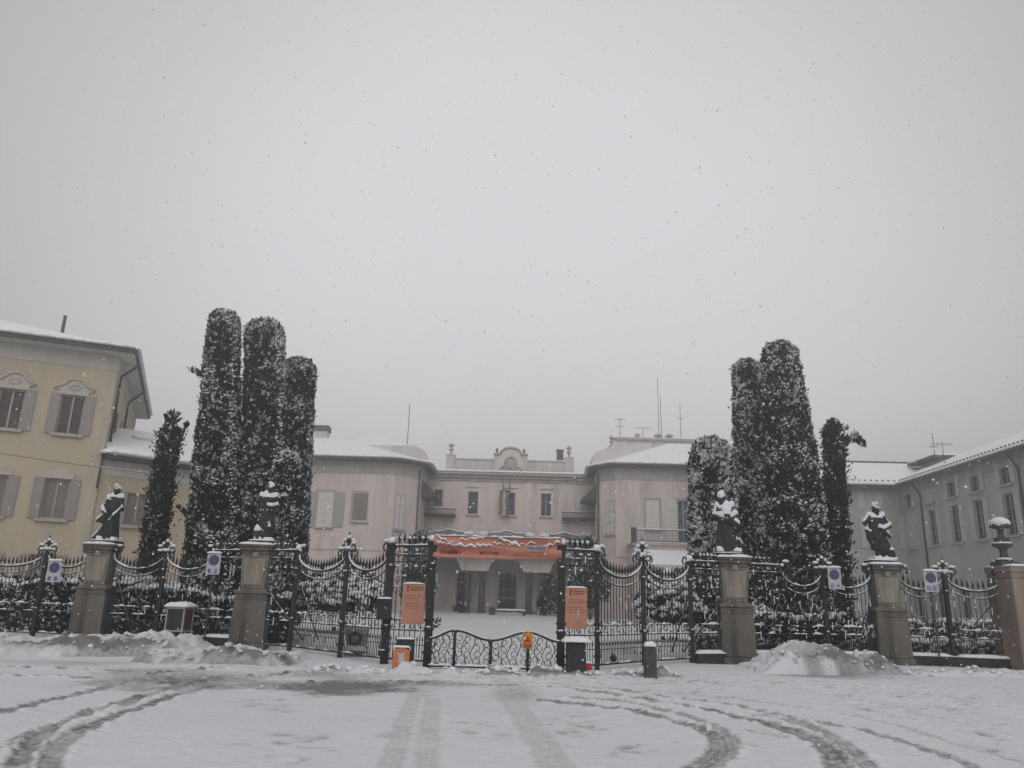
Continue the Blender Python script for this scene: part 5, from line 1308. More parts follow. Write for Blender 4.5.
# shrubs and hedges
def blob_bush(label, u, D, parts, seed, snow=.4, clump=700, leaf=.12, name='snowy_shrub', group=None, big=1.0):
    x = X(u, D, .5); root = thing(name, label, 'shrub', (x, D, 0), 0, group); rg = np.random.default_rng(seed)
    P_, N_ = [], []; m = MB()
    for (cx, cy, cz, rx, ry, rz) in parts:
        n = int(4*math.pi*(rx*ry+rx*rz+ry*rz)/3*230); d = unit(rg.normal(0, 1, (n, 3))); d[:,2] = np.where(d[:,2] < -.5, -d[:,2], d[:,2])
        k = 1-np.abs(rg.normal(0, .13, n))+.25*(vn(d*1.0+cx, 3.0, seed)-.5)
        p = d*np.array([rx, ry, rz])*k[:,None]+np.array([cx, cy, cz]); ok = p[:,2] > .02; P_.append(p[ok]); N_.append(d[ok]); m.ball((cx, cy, cz), rx*.72, ry*.72, rz*.72, 12, 8)
    P_, N_ = np.concatenate(P_), np.concatenate(N_)
    cr = foliage(root, P_, N_, leaf, seed, snow, up=.35); m.build('inner_boughs', LEAF_D, cr)
    st = MB()
    for i in range(5): a = i*1.256; st.tube([(0, 0, -.1), (.25*math.cos(a), .25*math.sin(a), .5)], .04, 6)
    st.build('stem', BARK, root)
    if name == 'snowy_shrub':
        mm = MB(); mm.ball((0, -.1, 0), min(1.35, big), min(1.0, big*.8), min(.42, big*.35), 24, 12, 0, .04); mm.ball((.4*min(big, 1), -.4*min(big, 1), 0), .7*min(big, 1), .5*min(big, 1), .32*min(big, 1), 18, 10, 0, .05); mm.build('drifted_snow', SNOW, root)
    w_ = N_[:,2]*.6+vn(P_, 2.4, seed+2)+rg.normal(0, .12, len(P_)); idx = np.argsort(-w_)[:clump*3]; idx = rg.choice(idx, min(clump, len(idx)), replace=False)
    clumps('snow', P_[idx]+np.array([0, 0, .02]), (.035+.11*rg.random(len(idx))**1.8)*big, root, seed=seed, flat=.6)
    return root
blob_bush('large snow-laden bush with layered branches behind the railing left of the gate', 340, 25.0, [(-.45,0,1.45,.95,.8,.60),(.45,0,1.4,.85,.8,.55),(0,.2,1.85,.9,.7,.6),(-.1,-.2,1.2,1.15,.7,.35)], 41, .20, 1500, big=1.3)
blob_bush('large snow-laden bush behind the railing right of the gate', 669, 25.0, [(-.2,0,1.4,.75,.7,.70),(.35,.1,1.35,.8,.7,.70),(.1,.1,1.9,.75,.6,.6)], 42, .20, 1250, big=1.3)
def hedge(label, a, b, h, dpt, seed, snow=.2, clump=900, name='hedge', leaf=.12, topsnow=True):
    a, b = Vector(a), Vector(b); d = b-a; Ln = d.length; root = thing(name, label, 'hedge', a, math.atan2(d.y, d.x)); rg = np.random.default_rng(seed)
    n1, n2 = int(Ln*h*260), int(Ln*dpt*200)
    f = np.stack([rg.random(n1)*Ln, -dpt/2+np.abs(rg.normal(0, .08, n1)), rg.random(n1)*h], 1); f[:,1] += .22*(vn(f, 1.6, seed)-.5)
    t = np.stack([rg.random(n2)*Ln, (rg.random(n2)-.5)*dpt, h-np.abs(rg.normal(0, .06, n2))], 1); t[:,2] += .35*(vn(t*np.array([1,1,0]), 1.3, seed+1)-.5)
    P_ = np.concatenate([f, t]); N_ = np.concatenate([np.tile([0, -1, .2], (n1, 1)), np.tile([0, -.1, 1.], (n2, 1))])
    cr = foliage(root, P_, N_, leaf, seed, snow, up=.4, snow_top=1.0); MB().box(.25, Ln-.25, -dpt/2+.14, dpt/2-.10, .02, h-.20).build('inner_boughs', LEAF_D, cr)
    it = n1+rg.choice(n2, min(n2, clump), replace=False); jf = rg.choice(n1, clump//2, replace=False); idx = np.concatenate([it, jf]); sz = np.concatenate([.06+.10*rg.random(len(it)), .03+.07*rg.random(len(jf))**2])
    clumps('snow', P_[idx], sz, root, seed=seed); return root
def gx(u, D): return (X(u, D, .6), D, 0)
hedge('tall dark hedge with a snowy top behind the far left railing', gx(-60, 28.5), gx(140, 27.2), 1.75, 1.2, 51, .22, 1500)
hedge('dark hedge behind the notice case under the left cypresses', gx(128, 26.0), gx(292, 24.6), 1.45, .9, 52, .14, 800)
hedge('dark hedge under the right cypress pair behind the snow heap', gx(742, 24.8), gx(842, 25.4), 1.3, .9, 53, .13, 500)
hedge('low dark hedge behind the railing before the grey building', gx(842, 25.4), gx(1060, 24.6), .66, .8, 54, .16, 900)
hedge('low clipped hedge right of the gate behind the diagonal stays', gx(690, 24.4), gx(744, 24.7), .7, .7, 55, .3, 400)
hedge('row of distant bushes at the foot of the grey building', gx(850, 44), gx(1060, 36), 1.0, 1.4, 56, .45, 900)

# ------------------------------------------------------------------ the gateway
a, b = ND['F'], ND['Gt']
r = thing('orange_banner', 'faded orange cloth banner with folds of snow stretched across the gateway', 'banner', ((a.x+b.x)/2, a.y-.10, 0))
x0, x1 = a.x+.02-(a.x+b.x)/2, b.x-.0-(a.x+b.x)/2; zt0, zb0 = Zat(434, 535, 17.9), Zat(434, 557, 17.9)
nx, nz = 60, 12; V = []
def ban(i, j):
    k, l = i/nx, j/nz; x = x0+(x1-x0)*k; z = zb0+(zt0-zb0)*l-.012*math.sin(math.pi*k)*(1-.3*l)
    y = .045*noise.noise(Vector((x*2.2, z*5, 0)))+.03*math.sin(l*9+x*1.3)
    return x, y, z+.012*noise.noise(Vector((x*3, l*2, 5)))
for s_ in (0, .012):
    for j in range(nz+1):
        for i in range(nx+1): x, y, z = ban(i, j); V.append((x, y+s_, z))
W1 = nx+1; N1 = W1*(nz+1); Fs = []
for j in range(nz):
    for i in range(nx): q = j*W1+i; Fs += [(q, q+1, q+W1+1, q+W1), (N1+q+W1, N1+q+W1+1, N1+q+1, N1+q)]
for i in range(nx): Fs += [(i+1, i, N1+i, N1+i+1), (nz*W1+i, nz*W1+i+1, N1+nz*W1+i+1, N1+nz*W1+i)]
for j in range(nz): Fs += [(j*W1, (j+1)*W1, N1+(j+1)*W1, N1+j*W1), ((j+1)*W1+nx, j*W1+nx, N1+j*W1+nx, N1+(j+1)*W1+nx)]
m = MB(); m.add(V, Fs, 0, True); bo = m.build('cloth', ORANGE, r)
m = MB()                                            # snow caught in the folds and along the top
m.strip([ban(i, nz) for i in range(nx+1)], .06, .025, rough=.9)
def fold(k0, k1, l0, l1, wd, hh):
    n_ = 14; m.strip([(lambda p: (p[0], p[1]-.02, p[2]))(ban(nx*(k0+(k1-k0)*q/n_), nz*(l0+(l1-l0)*q/n_+.04*math.sin(q*1.3)))) for q in range(n_+1)], wd, hh, rough=.9)
for f in ((.02,.18,.93,.62,.05,.03),(.10,.34,.58,.52,.05,.05),(.20,.40,.80,.95,.04,.03),(.50,.68,.92,.60,.06,.05),(.33,.46,.55,.60,.05,.035),(.60,.80,.62,.78,.05,.03),(.72,.86,.56,.50,.06,.045),(.84,.99,.55,.85,.07,.04),(.02,.10,.66,.62,.04,.04),(.46,.60,.70,.66,.04,.03)): fold(*f)
m.build('snow', SNOW, bo)
m = MB(); rg = random.Random(5)                     # the print is too weathered to read: short strokes of darker ink and a pale badge
for (k0, k1, l0, l1, n_) in ((.05, .22, .18, .40, 9), (.36, .50, .22, .42, 8), (.62, .70, .2, .36, 4)):
    for i in range(n_):
        k = k0+(k1-k0)*i/n_; x, y, z = ban(k*nx, nz*l0); w_ = .022; hh = (l1-l0)*(zt0-zb0)
        m.box(x, x+w_, y-.004-.012, y-.004, z, z+hh*rg.uniform(.6, 1)); 
        if rg.random() < .6: m.box(x+w_+.001, x+w_+.04, y-.015, y-.004, z+hh*rg.choice((0, .4)), z+hh*rg.choice((.5, .55)))
m.build('faded_print', INK, bo)
m = MB(); x, y, z = ban(.72*nx, nz*.42); m.box(x-.02, x+.50, y-.022, y-.006, z-.02, z+.12); bg_ = m.build('pale_badge', BADGE, bo); m = MB()
for i in range(7): m.box(x+.03+i*.06, x+.07+i*.06, y-.028, y-.0225, z+.02, z+.085)
m.build('badge_print', SIGNT, bg_)

def poster(label, u0, u1, v0, v1, D, mt, figure):
    p = P((u0+u1)/2, (v0+v1)/2, D); w_ = (X(u1, D, p.z)-X(u0, D, p.z))/2; h = (Zat((u0+u1)/2, v0, D)-Zat((u0+u1)/2, v1, D))/2
    r = thing('orange_poster', label, 'poster', p, R(4) if u0 < 500 else R(-4), 'orange poster boards on the gate')
    MB().box(-w_, w_, -.012, .012, -h, h).build('board', mt, r, .004)
    MB().strip([(-w_, 0, h+.002), (w_, 0, h+.002)], .06, .04).build('snow', SNOW, r)
    m = MB(); y = -.016; rg = random.Random(int(u0))
    fx = -w_*.55; m.box(fx-.012, fx+.018, y, -.0125, h*.62, h*.86); m.ball((fx+.003, y+.002, h*.88), .022, .004, .022, 8, 6)
    for i, (zz, l) in enumerate(((.84, .8), (.72, .65))):
        x = -w_*.28
        while x < w_*l: q = rg.uniform(.015, .035); m.box(x, x+q, y, -.0125, h*zz-.016, h*zz+.012); x += q+.012
    for zz in (.42, .30, .05, -.08, -.2):
        x = -w_*.7
        while x < w_*rg.uniform(.5, .8): q = rg.uniform(.02, .06); m.box(x, x+q, y+.001, -.0125, h*zz-.008, h*zz+.004); x += q+.012
    m.build('print', INK, r)
    if figure: m = MB(); m.tube([(w_*.15, y, -h*.75), (w_*.12, y, -h*.45), (w_*.2, y, -h*.1)], .018, 6, r1=.03); m.build('drawn_figure', TRIM, r)
poster('orange poster board hung on the panel left of the gateway', 402, 424.5, 584, 624, 17.95, ORANGE2, False)
poster('orange poster board hung on the panel right of the gateway', 565.5, 587, 588, 628.5, 17.9, ORANGE2, True)

# folding barriers closing the gateway
def barrier(label, u0, u1, rise, plate=False):
    D = 17.6; xa, xb = X(u0, D, .5)+.012, X(u1, D, .5)-.012; Lx = xb-xa
    r = thing('iron_barrier', label, 'barrier', (xa, D, 0), 0, 'scrolled iron barriers closing the gateway')
    zl, zh = .62, .80
    def top(x): k = x/Lx; k = k if rise else 1-k; return zl+(zh-zl)*(.5-.5*math.cos(math.pi*k))
    m = MB(); n = 14
    m.tube([(.0, 0, -.05), (.0, 0, top(0))], .02, 6); m.tube([(Lx, 0, -.05), (Lx, 0, top(Lx))], .02, 6); m.tube([(Lx*i/n, 0, top(Lx*i/n)) for i in range(n+1)], .026, 6); m.tube([(0, 0, .06), (Lx, 0, .06)], .018, 6); m.build('frame', IRON, r)
    m = MB(); rg = random.Random(int(u0))
    def sp(cx, cz, rr, f, ph):
        m.tube([(cx+rr*(1-.72*k)*math.cos(ph+f*k*5.6), 0, cz+rr*(1-.72*k)*math.sin(ph+f*k*5.6)) for k in np.linspace(0, 1, 15)], .0085, 4)
    for i in range(4):
        for j in range(4):
            cx = Lx*(i+.5)/4; cz = .10+(top(cx)-.14)*(j+.5)/4; sp(cx, cz, .095, 1 if (i+j) % 2 else -1, 1.57*(i+2*j))
    for i in range(5):
        x = Lx*i/4; m.tube([(min(max(x+.05*math.sin(k*7+i), .01), Lx-.01), 0, .08+(top(x)-.1)*k) for k in np.linspace(0, 1, 12)], .0085, 4)
    m.build('scrollwork', IRON, r)
    s_ = MB(); s_.strip([(Lx*i/n, 0, top(Lx*i/n)+.02) for i in range(n+1)], .045, .018, rough=.9); s_.strip([(0, 0, .075), (Lx, 0, .075)], .07, .05, rough=.8); s_.build('snow', SNOW, r)
    if plate:
        x = Lx; m = MB(); m.box(x-.11, x+.11, -.04, -.028, .47, .80); pl = m.build('warning_plate', AMBER, r, .006)
        m = MB(); m.add([(x-.075, -.046, .60), (x+.075, -.046, .60), (x, -.046, .735), (x-.075, -.041, .60), (x+.075, -.041, .60), (x, -.041, .735)], [(0,1,2),(0,3,4,1),(1,4,5,2),(2,5,3,0)]); m.build('red_triangle', RED, pl)
        m = MB(); [m.box(x-.08, x+.08, -.045, -.0405, z, z+.018) for z in (.50, .54)]; m.build('plate_text', BLACK, pl)
barrier('scrolled iron barrier at the left gate post', 428, 454.5, True)
barrier('scrolled iron barrier second from the left gate post', 454.5, 491, False)
barrier('scrolled iron barrier with a yellow plate at its right end', 491, 528, True, True)
barrier('scrolled iron barrier at the right gate post', 528, 561, False)

def stop_block(label, u0, u1, v0, D, cap, marker=False):
    x0, x1 = X(u0, D, .4), X(u1, D, .4); cx = (x0+x1)/2; w_ = (x1-x0)/2; h = Zat((u0+u1)/2, v0, D)
    r = thing('gate_stone', label, 'stone block', (cx, D, 0), 0)
    MB().frustum(-.1, w_, w_*.9, h, w_*.96, w_*.86).build('block', BLOCK, r, .02)
    if cap: MB().snowcap(-w_-.10, w_+.12, -w_-.05, w_+.05, h+.002, .10).build('snow', SNOW, r)
    else: MB().snowcap(-w_, w_, -w_*.9, w_*.9, h+.002, .03).build('snow', SNOW, r)
    return r, cx, w_, h
stop_block('dark squat stone with a thick snow slab at the right gate post', 566, 585.5, 642, 17.3, True)
_, cx, w_, h = stop_block('dark squat stone behind the orange marker at the left gate post', 396.5, 414, 639, 17.3, False)
r = thing('orange_marker', 'orange and white road marker panel with rounded top leaning before the left gate stone', 'road marker', (cx, 16.85-w_, .07))
hh = h*.66; m = MB(); m.prism([(-w_*.92, 0), (w_*.92, 0), (w_*.92, hh*.8)]+[(w_*.92*math.cos(t), hh*.8+hh*.2*math.sin(t)) for t in np.linspace(0, math.pi, 9)][1:-1]+[(-w_*.92, hh*.8)], 0, .05); m.build('panel', HIVIS, r, .008)
m = MB(); m.prism([(-w_*.35, hh*.30), (w_*.05, hh*.25), (w_*.40, hh*.42), (w_*.30, hh*.62), (w_*.45, hh*.80), (-w_*.2, hh*.72), (-w_*.5, hh*.78), (-w_*.25, hh*.52)], -.006, -.001); m.build('white_patch', SIGNW, r); MB().box(w_*.30, w_*.92, -.008, -.002, .05, hh*.18).build('dark_patch', BLACK, r)
MB().snowcap(-w_, w_, -.02, .07, hh+.0, .04).build('snow', SNOW, r)
D = 17.2; x = X(588.5, D, .2); r = thing('red_marker', 'small red marker sticking out of the snow right of the gate stone', 'road marker', (x, D, 0))
MB().box(-.03, .03, -.02, .02, -.1, .16).build('stake', SIGNW, r); m = MB(); m.frustum(.10, .075, .03, .23, .06, .025); m.build('plate', RED, r, .01); MB().snowcap(-.07, .07, -.04, .04, .232, .04).build('snow', SNOW, r)
D = 17.0; x = X(650, D, .4); h = Zat(650, 645, D); r = thing('stone_bollard', 'grey square stone bollard with a snow cap right of the gateway', 'bollard', (x, D, 0))
m = MB(); m.frustum(-.1, .125, .125, h-.04, .115, .115); m.frustum(h-.038, .10, .10, h, .07, .07); m.build('shaft', DARKSTONE, r, .02); MB().snowcap(-.12, .12, -.12, .12, h-.03, .10).build('snow', SNOW, r)
# letter box on the left gate pier
p = P(384.5, 609, 18.3); r = thing('letter_box', 'dark flat metal letter box fixed beside the left gate pier', 'letter box', p)
MB().box(-.16, .16, -.11, -.0, -.22, .22).build('body', IRON, r, .01); MB().box(-.12, .12, -.118, -.111, .10, .125).build('slot', BLACK, r); MB().snowcap(-.165, .165, -.115, 0, .222, .04).build('snow', SNOW, r)
MB().box(-.02, .02, -.0, .08, -.2, .2).build('bracket', IRON, r)
p = P(382, 653, 18.4); r = thing('lock_box', 'small dark box low on the panel beside the left gate pier', 'lock box', p); MB().box(-.07, .07, -.09, -.03, -.06, .06).build('body', IRON, r, .006); MB().snowcap(-.07, .07, -.09, -.03, .062, .02).build('snow', SNOW, r)
p = P(613, 658, 18.8); r = thing('lock_box', 'small round lock low on the panel right of the right orange poster', 'lock', p); m = MB(); m.lathe([(.02, -.09), (.075, -.08), (.08, -.03), (.02, -.02)], (0, 0, 0), 12); q = m.build('body', IRON, r); q.rotation_euler = (R(90), 0, 0); q.location = (0, -.09, 0)
# planter behind the railing
D = 20.6; x = X(357, D, .4); zt_ = Zat(357, 627, D); r = thing('stone_planter', 'square stone planter with a carved wreath and snow, behind the left railing', 'planter', (x, D, 0))
m = MB(); m.box(-.26, .26, -.26, .26, -.1, zt_*.30); m.frustum(zt_*.30+.002, .22, .22, zt_*.92, .26, .26); m.box(-.30, .30, -.30, .30, zt_*.92+.002, zt_); m.build('body', TRIM, r, .012)
m = MB(); m.tube([(.14*math.cos(t), -.27, zt_*.62+.14*math.sin(t)) for t in np.linspace(0, 6.283, 15)[:-1]], .035, 6, closed=True); m.build('wreath', DARKSTONE, r); MB().snowcap(-.30, .30, -.30, .30, zt_+.002, .14).build('snow', SNOW, r)
MB().snowcap(-.34, .34, -.45, -.265, zt_*.2, .12).build('drifted_snow', SNOW, r)
# notice case on legs with a snow roof
D = 22.7; x = X(180, D, .8); zt_ = Zat(180, 609, D); zb_ = Zat(180, 630, D); r = thing('notice_case', 'glazed notice case on thin legs with snow on its lid beside the left snow bank', 'notice case', (x, D, 0), R(-14))
m = MB(); w_ = .27
for sx in (-1, 1):
    for sy in (-.2, .2): m.box(sx*w_-.022, sx*w_+.022, sy-.022, sy+.022, -.1, zt_)
m.box(-w_-.03, w_+.03, -.23, .23, zt_, zt_+.05); m.box(-w_-.02, w_+.02, -.225, .225, zb_-.04, zb_); m.build('frame', WOODW, r, .006)
MB().box(-w_+.02, w_-.02, -.205, -.19, zb_, zt_).build('glass_front', BLOCK, r); MB().box(-w_+.02, w_-.02, .18, .2, zb_, zt_).build('back_panel', BLACK, r); MB().box(w_-.012, w_+.016, -.17, .17, zb_, zt_).build('side_panel', mat('dull_red_paint', (.10, .055, .05), .7), r)
MB().box(-.06, .09, -.17, -.05, .12, zb_-.06).build('red_canister', mat('dull_red_paint', (.14, .06, .055), .7), r)
MB().snowcap(-w_-.08, w_+.1, -.28, .28, zt_+.052, .14).build('snow', SNOW, r)

# no-parking signs
def sign(label, u, v, w_px, h_px, D, pole, style, tilt):
    p = P(u, v, D); w_ = w_px*px(D)*.98/2; h = h_px*px(D)*.98/2
    r = thing('parking_sign', label, 'road sign', (p.x, p.y, p.z), R(tilt), 'no-parking signs on the fence')
    MB().box(-w_, w_, -.012, .0, -h, h).build('plate', SIGNW, r, .005)
    cz = h*.36; ro = w_*.78
    m = MB(); n = 22
    ring = [(ro*math.cos(t), cz+ro*math.sin(t)) for t in np.linspace(0, 2*math.pi, n+1)[:-1]]; m.prism(ring, -.016, -.0125); m.build('red_disc', SIGNR, r)
    m = MB(); m.prism([(x*.8, cz+(z-cz)*.8) for x, z in ring], -.020, -.0165); m.build('blue_disc', SIGNB, r)
    m = MB(); q = ro*.60; t_ = ro*.10
    m.prism([(-q-t_, cz+q-t_), (-q+t_, cz+q+t_), (q+t_, cz-q+t_), (q-t_, cz-q-t_)], -.024, -.0205); m.build('red_bar', SIGNR, r)
    m = MB(); z0, z1 = -h*.86, -h*.45; y0, y1 = -.016, -.0125
    def glyph(x, kind):
        s_ = w_*.17; hh = z1-z0
        if kind == '1': m.box(x-.012, x+.012, y0, y1, z0, z1)
        elif kind == '+': m.box(x-.012, x+.012, y0, y1, z0+hh*.1, z1-hh*.1); m.box(x-s_*1.6, x-.0125, y0, y1, z0+hh*.4, z0+hh*.6); m.box(x+.0125, x+s_*1.6, y0, y1, z0+hh*.4, z0+hh*.6)
        elif kind == '0':
            m.box(x-s_, x-s_+.02, y0, y1, z0, z1); m.box(x+s_-.02, x+s_, y0, y1, z0, z1); m.box(x-s_+.0205, x+s_-.0205, y0, y1, z0, z0+.02); m.box(x-s_+.0205, x+s_-.0205, y0, y1, z1-.02, z1)
        elif kind == '2': 
            for k in (0, .43, .86): m.box(x-s_, x+s_, y0, y1, z0+hh*k, z0+hh*(k+.14))
            m.box(x-s_, x-s_+.02, y0, y1, z0+hh*.145, z0+hh*.425); m.box(x+s_-.02, x+s_, y0, y1, z0+hh*.575, z0+hh*.855)
        elif kind == 'b': m.box(x-s_*1.3, x+s_*1.3, y0, y1, z0, z1)
    for x, k in style: glyph(x*w_, k)
    m.build('lower_print', SIGNT, r)
    MB().snowcap(-w_-.025, w_+.025, -.05, .035, h+.002, .055).build('snow', SNOW, r)
    m = MB(); m.tube([(0, .035, -p.z-.1 if pole else -h*1.0), (0, .035, h*.9)], .025, 7); m.build('pole', PIPE, r); m = MB(); [m.box(-.04, .04, .001, .065, z-.02, z+.02) for z in (-h*.6, h*.6)]; m.build('clamp', PIPE, r)
sign('no-parking sign with blue lower band on the far left railing', 54, 571.5, 13.5, 21, 24.3, False, [(-.5, 'b'), (.45, 'b')], 4)
sign('no-parking sign on a pole left of the pillar under the tall cypresses', 213.5, 564, 13.5, 21, 22.5, True, [(-.5, 'b'), (.45, '0')], 4)
sign('no-parking sign with a black cross mark on the post by the thick right cypress', 834.5, 578.5, 13, 21, 22.6, False, [(-.62, '1'), (-.3, '2'), (.5, '+')], -4)
sign('no-parking sign on a pole between the hand-on-hip statue and the last fence post', 931, 581.5, 13.5, 20.5, 22.9, True, [(-.65, '1'), (-.32, '0'), (.3, '0'), (.62, '2')], -4)

# flags over the middle window and a stone bench in the court
p = P(505.5, 493, DM-.2); r = thing('flag_staffs', 'pair of flagpoles with a furled red, white and green flag at the villa middle window', 'flags', p)
m = MB(); m.tube([(0, .2, -.6), (-.35, -1.0, 1.3)], .04, 6); m.tube([(.45, .2, -.6), (.35, -1.0, 1.5)], .04, 6); m.build('poles', PIPE, r)
def flagstrip(x, mt, nm):
    m = MB(); V = []; n = 8
    for i in range(n+1):
        z = .2-2.4*i/n; V += [(x-.16+.03*math.sin(i*1.3), -.5+.05*math.sin(i*1.9), z), (x+.16+.03*math.cos(i), -.46+.05*math.cos(i*1.7), z), (x+.16+.03*math.cos(i), -.42+.05*math.cos(i*1.7), z), (x-.16+.03*math.sin(i*1.3), -.46+.05*math.sin(i*1.9), z)]
    m.add(V, [(i*4+j, i*4+(j+1) % 4, i*4+4+(j+1) % 4, i*4+4+j) for i in range(n) for j in range(4)]+[(0, 1, 2, 3), (n*4+3, n*4+2, n*4+1, n*4)], 0, True); m.build(nm, mt, r)
flagstrip(-.42, FLAGR, 'red_band'); flagstrip(-.08, FLAGW, 'white_band'); flagstrip(.22, FLAGG, 'green_band')
D = 70.0; x0, x1 = X(489, D, .3), X(526, D, .3); r = thing('stone_bench', 'long low stone bench before the villa porch with snow on its seat', 'bench', (x0, D, 0)); Lx = x1-x0
m = MB(); m.box(0, Lx, -.25, .25, .38, .5); m.build('seat', DARKSTONE, r, .02); m = MB(); m.box(.0, .55, -.27, .27, -.1, .75); m.build('end_block', DARKSTONE, r, .02); m = MB(); m.box(Lx-.3, Lx-.02, -.24, .24, -.1, .378); m.build('leg', DARKSTONE, r); MB().snowcap(.6, Lx, -.25, .25, .502, .14, 16, 5).build('snow', SNOW, r)
for u, lab, h_ in ((473, 'bare clipped shrub beside the left porch columns', 3.4), (546, 'dark clipped shrub before the right porch columns', 4.3)):
    if u == 546: blob_bush(lab, 545, 72.5, [(-.2, 0, 1.3, .35, .4, 1.2), (.2, 0, 2.4, .30, .35, .9), (.5, 0, .6, .5, .5, .55)], 61, .2, 120, leaf=.2, name='porch_shrub')
    else: blob_bush(lab, 460, 73.3, [(0, 0, .5, .5, .4, .5)], 62, .3, 30, leaf=.16, name='porch_shrub')
D = 62; blob_bush('small shrub poking out of the court snow left of the porch', 436, 40, [(0, 0, .2, .18, .18, .2)], 63, .3, 30, leaf=.1, name='small_shrub')
blob_bush('bare grey bush at the corner of the left wing', 417, 64, [(0, 0, 3.0, 1.2, .9, 3.2), (.4, 0, 5.0, .8, .7, 1.5)], 64, .38, 500, leaf=.24, name='tall_shrub')
blob_bush('snow-dusted bush at the corner of the right wing', 590, 64, [(0, 0, 3.0, 1.4, .9, 3.0), (-.3, 0, 5.0, .9, .7, 1.6)], 65, .4, 600, leaf=.24, name='tall_shrub')

# ------------------------------------------------------------------ heaps of ploughed snow
def heap(label, u0, u1, vfoot, hfun, depth, D, seed, name='snow_heap', dirty=()):
    xa, xb = X(u0, D, .2), X(u1, D, .2); nx = int((xb-xa)/.045); ny = 44; rg = np.random.default_rng(seed)
    xs = np.linspace(xa, xb, nx+1); ys = np.linspace(0, 1, ny+1); Xg, Yg = np.meshgrid(xs, ys); k = (Xg-xa)/(xb-xa)
    foot = np.array([G(u0+(u1-u0)*q, vfoot(q)).y for q in np.linspace(0, 1, nx+1)])
    prof = np.clip(np.sin(np.pi*np.clip(Yg, 0, 1)**.55)*1.5, 0, 1)**.75
    hh = np.array([hfun(q) for q in np.linspace(0, 1, nx+1)])
    Yw = foot[None]+Yg*depth
    pts = np.stack([Xg.ravel(), Yw.ravel(), np.zeros(Xg.size)], 1)
    n1 = (vn(pts, 1.1, seed)-.5).reshape(Xg.shape); n2 = (vn(pts, 3.3, seed+1)-.5).reshape(Xg.shape); n3 = (vn(pts, 9, seed+2)-.5).reshape(Xg.shape); n4 = (vn(pts, 20, seed+3)-.5).reshape(Xg.shape); n3 = n3-.5*np.abs(n3+.1); n5 = .5-np.abs((vn(pts, 5.5, seed+7)-.5).reshape(Xg.shape))*2
    Z = prof*hh[None]*(1+.55*n1+.5*n2)+np.minimum(prof*2, 1)*np.minimum(hh[None]*3, 1)*(.17*n3+.08*n4+.10*(n5-.35))-.03
    edge = np.minimum(1, np.minimum(k, 1-k)*14); Z = Z*edge-.03*(1-edge)
    Yw = Yw+.25*n1-.10*n2
    V = np.stack([Xg, Yw, Z], -1); c = np.array([(xa+xb)/2, foot.mean()+depth/2, 0]); V = (V-c).reshape(-1, 3)
    W_ = nx+1; idx = np.arange(W_*(ny+1)).reshape(ny+1, W_); F = np.stack([idx[:-1,:-1], idx[:-1,1:], idx[1:,1:], idx[1:,:-1]], -1).reshape(-1, 4)
    o = np_mesh(name, V, F, [heap_mat()], None, None, True); o.location = c
    nd = (vn(pts*np.array([.55, 1, 1]), 1.0, seed+31)-.5).reshape(Xg.shape)
    for (c_, w_) in dirty: nd = nd+.55*np.exp(-((k-c_)/w_)**2)
    if dirty: nd = nd-.10
    dirt = np.clip((.40-Yg)*4, 0, 1)*np.clip(.34+5.5*nd+1.6*n2+1.2*n3, 0, 1.15)*np.clip(Yg*14, .5, 1)*1.5
    ca = o.data.attributes.new('slush', 'FLOAT', 'POINT'); ca.data.foreach_set('value', dirt.reshape(-1).astype(np.float32))
    kk = int(nx*1.6); pi = rg.integers(1, nx, kk); pj = rg.integers(1, int(ny*.5), kk); q = V.reshape(ny+1, W_, 3)[pj, pi]; q = q+rg.normal(0, .02, q.shape); ok = q[:,2] > .0
    clumps('clods', q[ok], (.018+.075*rg.random(kk)**3.0)[ok], o, flat=.75, jit=.35, m=DIRTYSNOW if 'ridge' not in name else SNOW, seed=seed)
    tag(o, label, 'snow heap'); return o
def heap_mat():
    if 'heap' in MATS: return MATS['heap']
    m = bpy.data.materials.new('ploughed_snow'); m.use_nodes = True; t = m.node_tree; b = t.nodes['Principled BSDF']; b.inputs['Roughness'].default_value = .8; b.inputs['Specular IOR Level'].default_value = .25
    at = t.nodes.new('ShaderNodeAttribute'); at.attribute_name = 'slush'; tc = t.nodes.new('ShaderNodeTexCoord'); n = t.nodes.new('ShaderNodeTexNoise'); n.inputs['Scale'].default_value = 10; n.inputs['Detail'].default_value = 6
    t.links.new(tc.outputs['Object'], n.inputs['Vector'])
    ma = t.nodes.new('ShaderNodeMath'); ma.operation = 'MULTIPLY_ADD'; ma.inputs[1].default_value = 1.1; ma.inputs[2].default_value = .25; t.links.new(n.outputs['Fac'], ma.inputs[0])
    mm = t.nodes.new('ShaderNodeMath'); mm.operation = 'MULTIPLY'; mm.use_clamp = True; t.links.new(ma.outputs[0], mm.inputs[0]); t.links.new(at.outputs['Fac'], mm.inputs[1])
    mx = t.nodes.new('ShaderNodeMix'); mx.data_type = 'RGBA'; mx.inputs[6].default_value = (.57,.58,.60,1); mx.inputs[7].default_value = (.185,.178,.165,1)
    t.links.new(mm.outputs[0], mx.inputs[0]); t.links.new(mx.outputs[2], b.inputs['Base Color'])
    bp = t.nodes.new('ShaderNodeBump'); bp.inputs['Strength'].default_value = .6; bp.inputs['Distance'].default_value = .04; t.links.new(n.outputs['Fac'], bp.inputs['Height']); t.links.new(bp.outputs[0], b.inputs['Normal'])
    MATS['heap'] = m; return m
heap('long grey-smeared snow bank ploughed against the left railing', -60, 205, lambda q: 659-2*q, lambda q: (.34+.04*math.sin(q*9)+.04*math.sin(q*23))*(1-.45*max(0, (q-.82)/.18)), 4.2, 21, 71, dirty=((.22, .04), (.56, .11), (.80, .10)))
